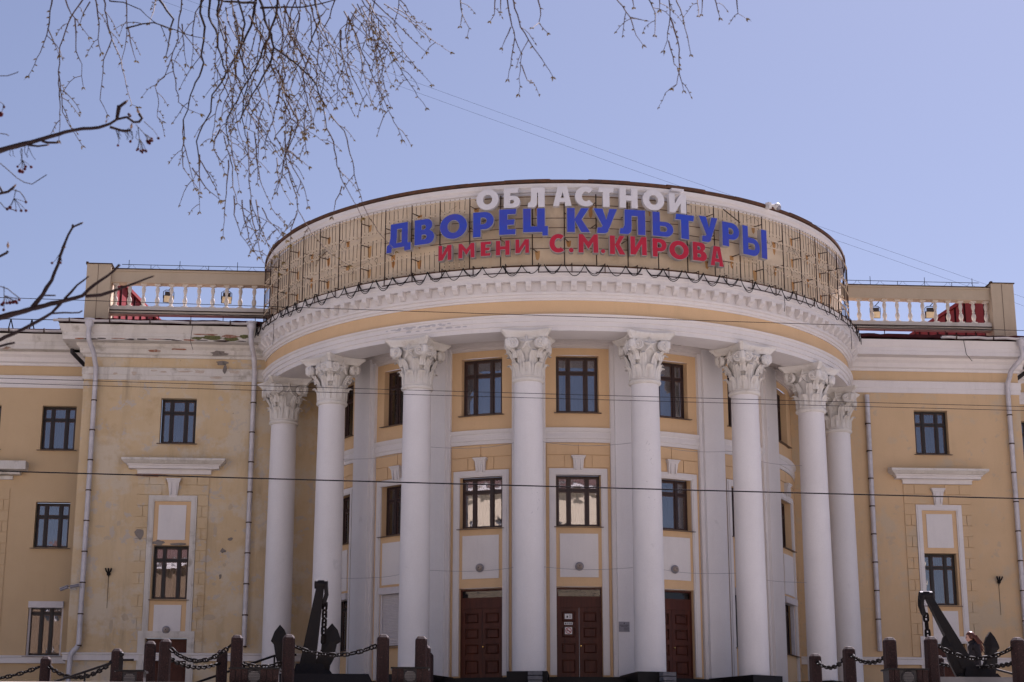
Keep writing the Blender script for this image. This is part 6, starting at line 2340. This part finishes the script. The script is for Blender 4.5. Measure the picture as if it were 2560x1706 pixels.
for k in range(8):
    a = rb.uniform(1.6, 4.7)
    q = [Vector((.1, .08, rb.uniform(3.0, 5.6)))]
    d = Vector((cos(a), sin(a), .8))
    for j in range(5):
        q.append(q[-1] + d * .32)
        d = (d + Vector((rb.gauss(0, .2), rb.gauss(0, .2), .05))).normalized()
    obj('bough', MB().tube(q, [.03, .025, .02, .016, .012, .006], 6), M['rowan_bark'], ROW)

# ------------------------------------------------------------------ across the street, behind the camera: what the panes reflect
def block_house(name, x0, x1, y, h, mat, lab, floors, step=3.4):
    t = thing(name, lab, 'building', ((x0 + x1) / 2, y, SZ), 0, 'houses across the street')
    L = Vector(t.location)
    w = (x1 - x0) / 2
    us = [-w, w]
    hs = []
    fh = (h - 2.2) / floors
    n = int((x1 - x0) / step)
    for j in range(floors):
        for i in range(n):
            c = -w + (i + .5) * (x1 - x0) / n
            hs.append((c - .65, c + .65, 1.2 + j * fh, 1.2 + j * fh + 1.7))
    g = wall_grid(lambda u, z, d: (u, d, z), us, [0, h], hs, .2)
    g.box(-w, w, -14, -.25, 0, h)
    obj('wall', g, M[mat], t, sm=None)
    gl = MB()
    fr = MB()
    for (a, b, c, d) in hs:
        gl.box(a, b, -.2, -.15, c, d)
        fr.box((a + b) / 2 - .04, (a + b) / 2 + .04, -.15, -.10, c, d).box(a, b, -.15, -.10, c + 1.1, c + 1.18)
    obj('windows', gl, M['opp_glass'], t, sm=None)
    obj('window_frames', fr, M['paper'], t, sm=None)
    obj('roof', MB().hexa([(-w - .5, .6, h), (w + .5, .6, h), (-w - .5, -14.6, h), (w + .5, -14.6, h), (-w + 3, -6, h + 2.6), (w - 3, -6, h + 2.6), (-w + 3, -8, h + 2.6), (w - 3, -8, h + 2.6)]), M['opp_roof'], t, sm=None)
    obj('cornice', MB().box(-w - .3, w + .3, 0, .5, h - .5, h - .003), M['paper'], t, sm=None)


block_house('apartment_house', -104, -58, -97, 32, 'opp_cream', 'tall cream house across the street, behind the camera to the far left', 8)
block_house('apartment_house', -52, -9, -96, 22, 'opp_grey', 'brown rendered house across the street, behind the camera to the left', 5)
block_house('apartment_house', -3, 44, -98, 27.5, 'opp_cream', 'tall cream house across the street, behind the camera to the right', 6)


def bare_tree(x, y, h, seed, lab):
    rn = random.Random(seed)
    t = thing('street_tree', lab, 'tree', (x, y, SZ), 0, 'bare trees across the street')
    tr_, br, tw_ = MB(), MB(), MB()
    tr_.tube([(0, 0, 0), (.1, 0, h * .2), (0, .1, h * .42), (.1, 0, h * .62)], [.28, .22, .17, .11], 8)
    obj('trunk', tr_, M['street_bark'], t)
    def grow(p, d, L, r, lv):
        q = [p]
        for k in range(3):
            d = (d + Vector((rn.gauss(0, .16), rn.gauss(0, .16), rn.gauss(0.03, .1)))).normalized()
            q.append(q[-1] + d * L / 3)
        (br if lv < 2 else tw_).tube(q, [r, r * .85, r * .7, r * .55], 5 if lv < 2 else 3, False)
        if lv < 4:
            for k in range(rn.choice((3, 4))):
                b = q[rn.choice((1, 2, 3))]
                dd = (d + Vector((rn.gauss(0, .55), rn.gauss(0, .55), rn.gauss(.05, .3)))).normalized()
                grow(b, dd, L * rn.uniform(.55, .75), r * .5, lv + 1)
    for k in range(9):
        z = h * rn.uniform(.25, .62)
        a = rn.uniform(0, 6.28)
        grow(Vector((.05, .03, z)), Vector((cos(a) * .8, sin(a) * .8, .75)), h * .22, .09, 1)
    obj('crown', br, M['street_bark'], t)
    obj('twigs', tw_, M['street_bark'], t, fix=False, kind='stuff')


for x, y, h, s in ((-27, -78.5, 21, 3), (-20, -79, 23, 4), (-13.5, -80, 20, 5), (9, -82, 12, 6), (20, -80, 14, 7), (28, -79, 13, 8)):
    bare_tree(x, y, h, s, 'bare street tree behind the camera, %s' % {3: 'farthest left', 4: 'tallest of the left three', 5: 'rightmost of the left three', 6: 'leftmost of the right three', 7: 'tallest of the right three', 8: 'farthest right'}[s])
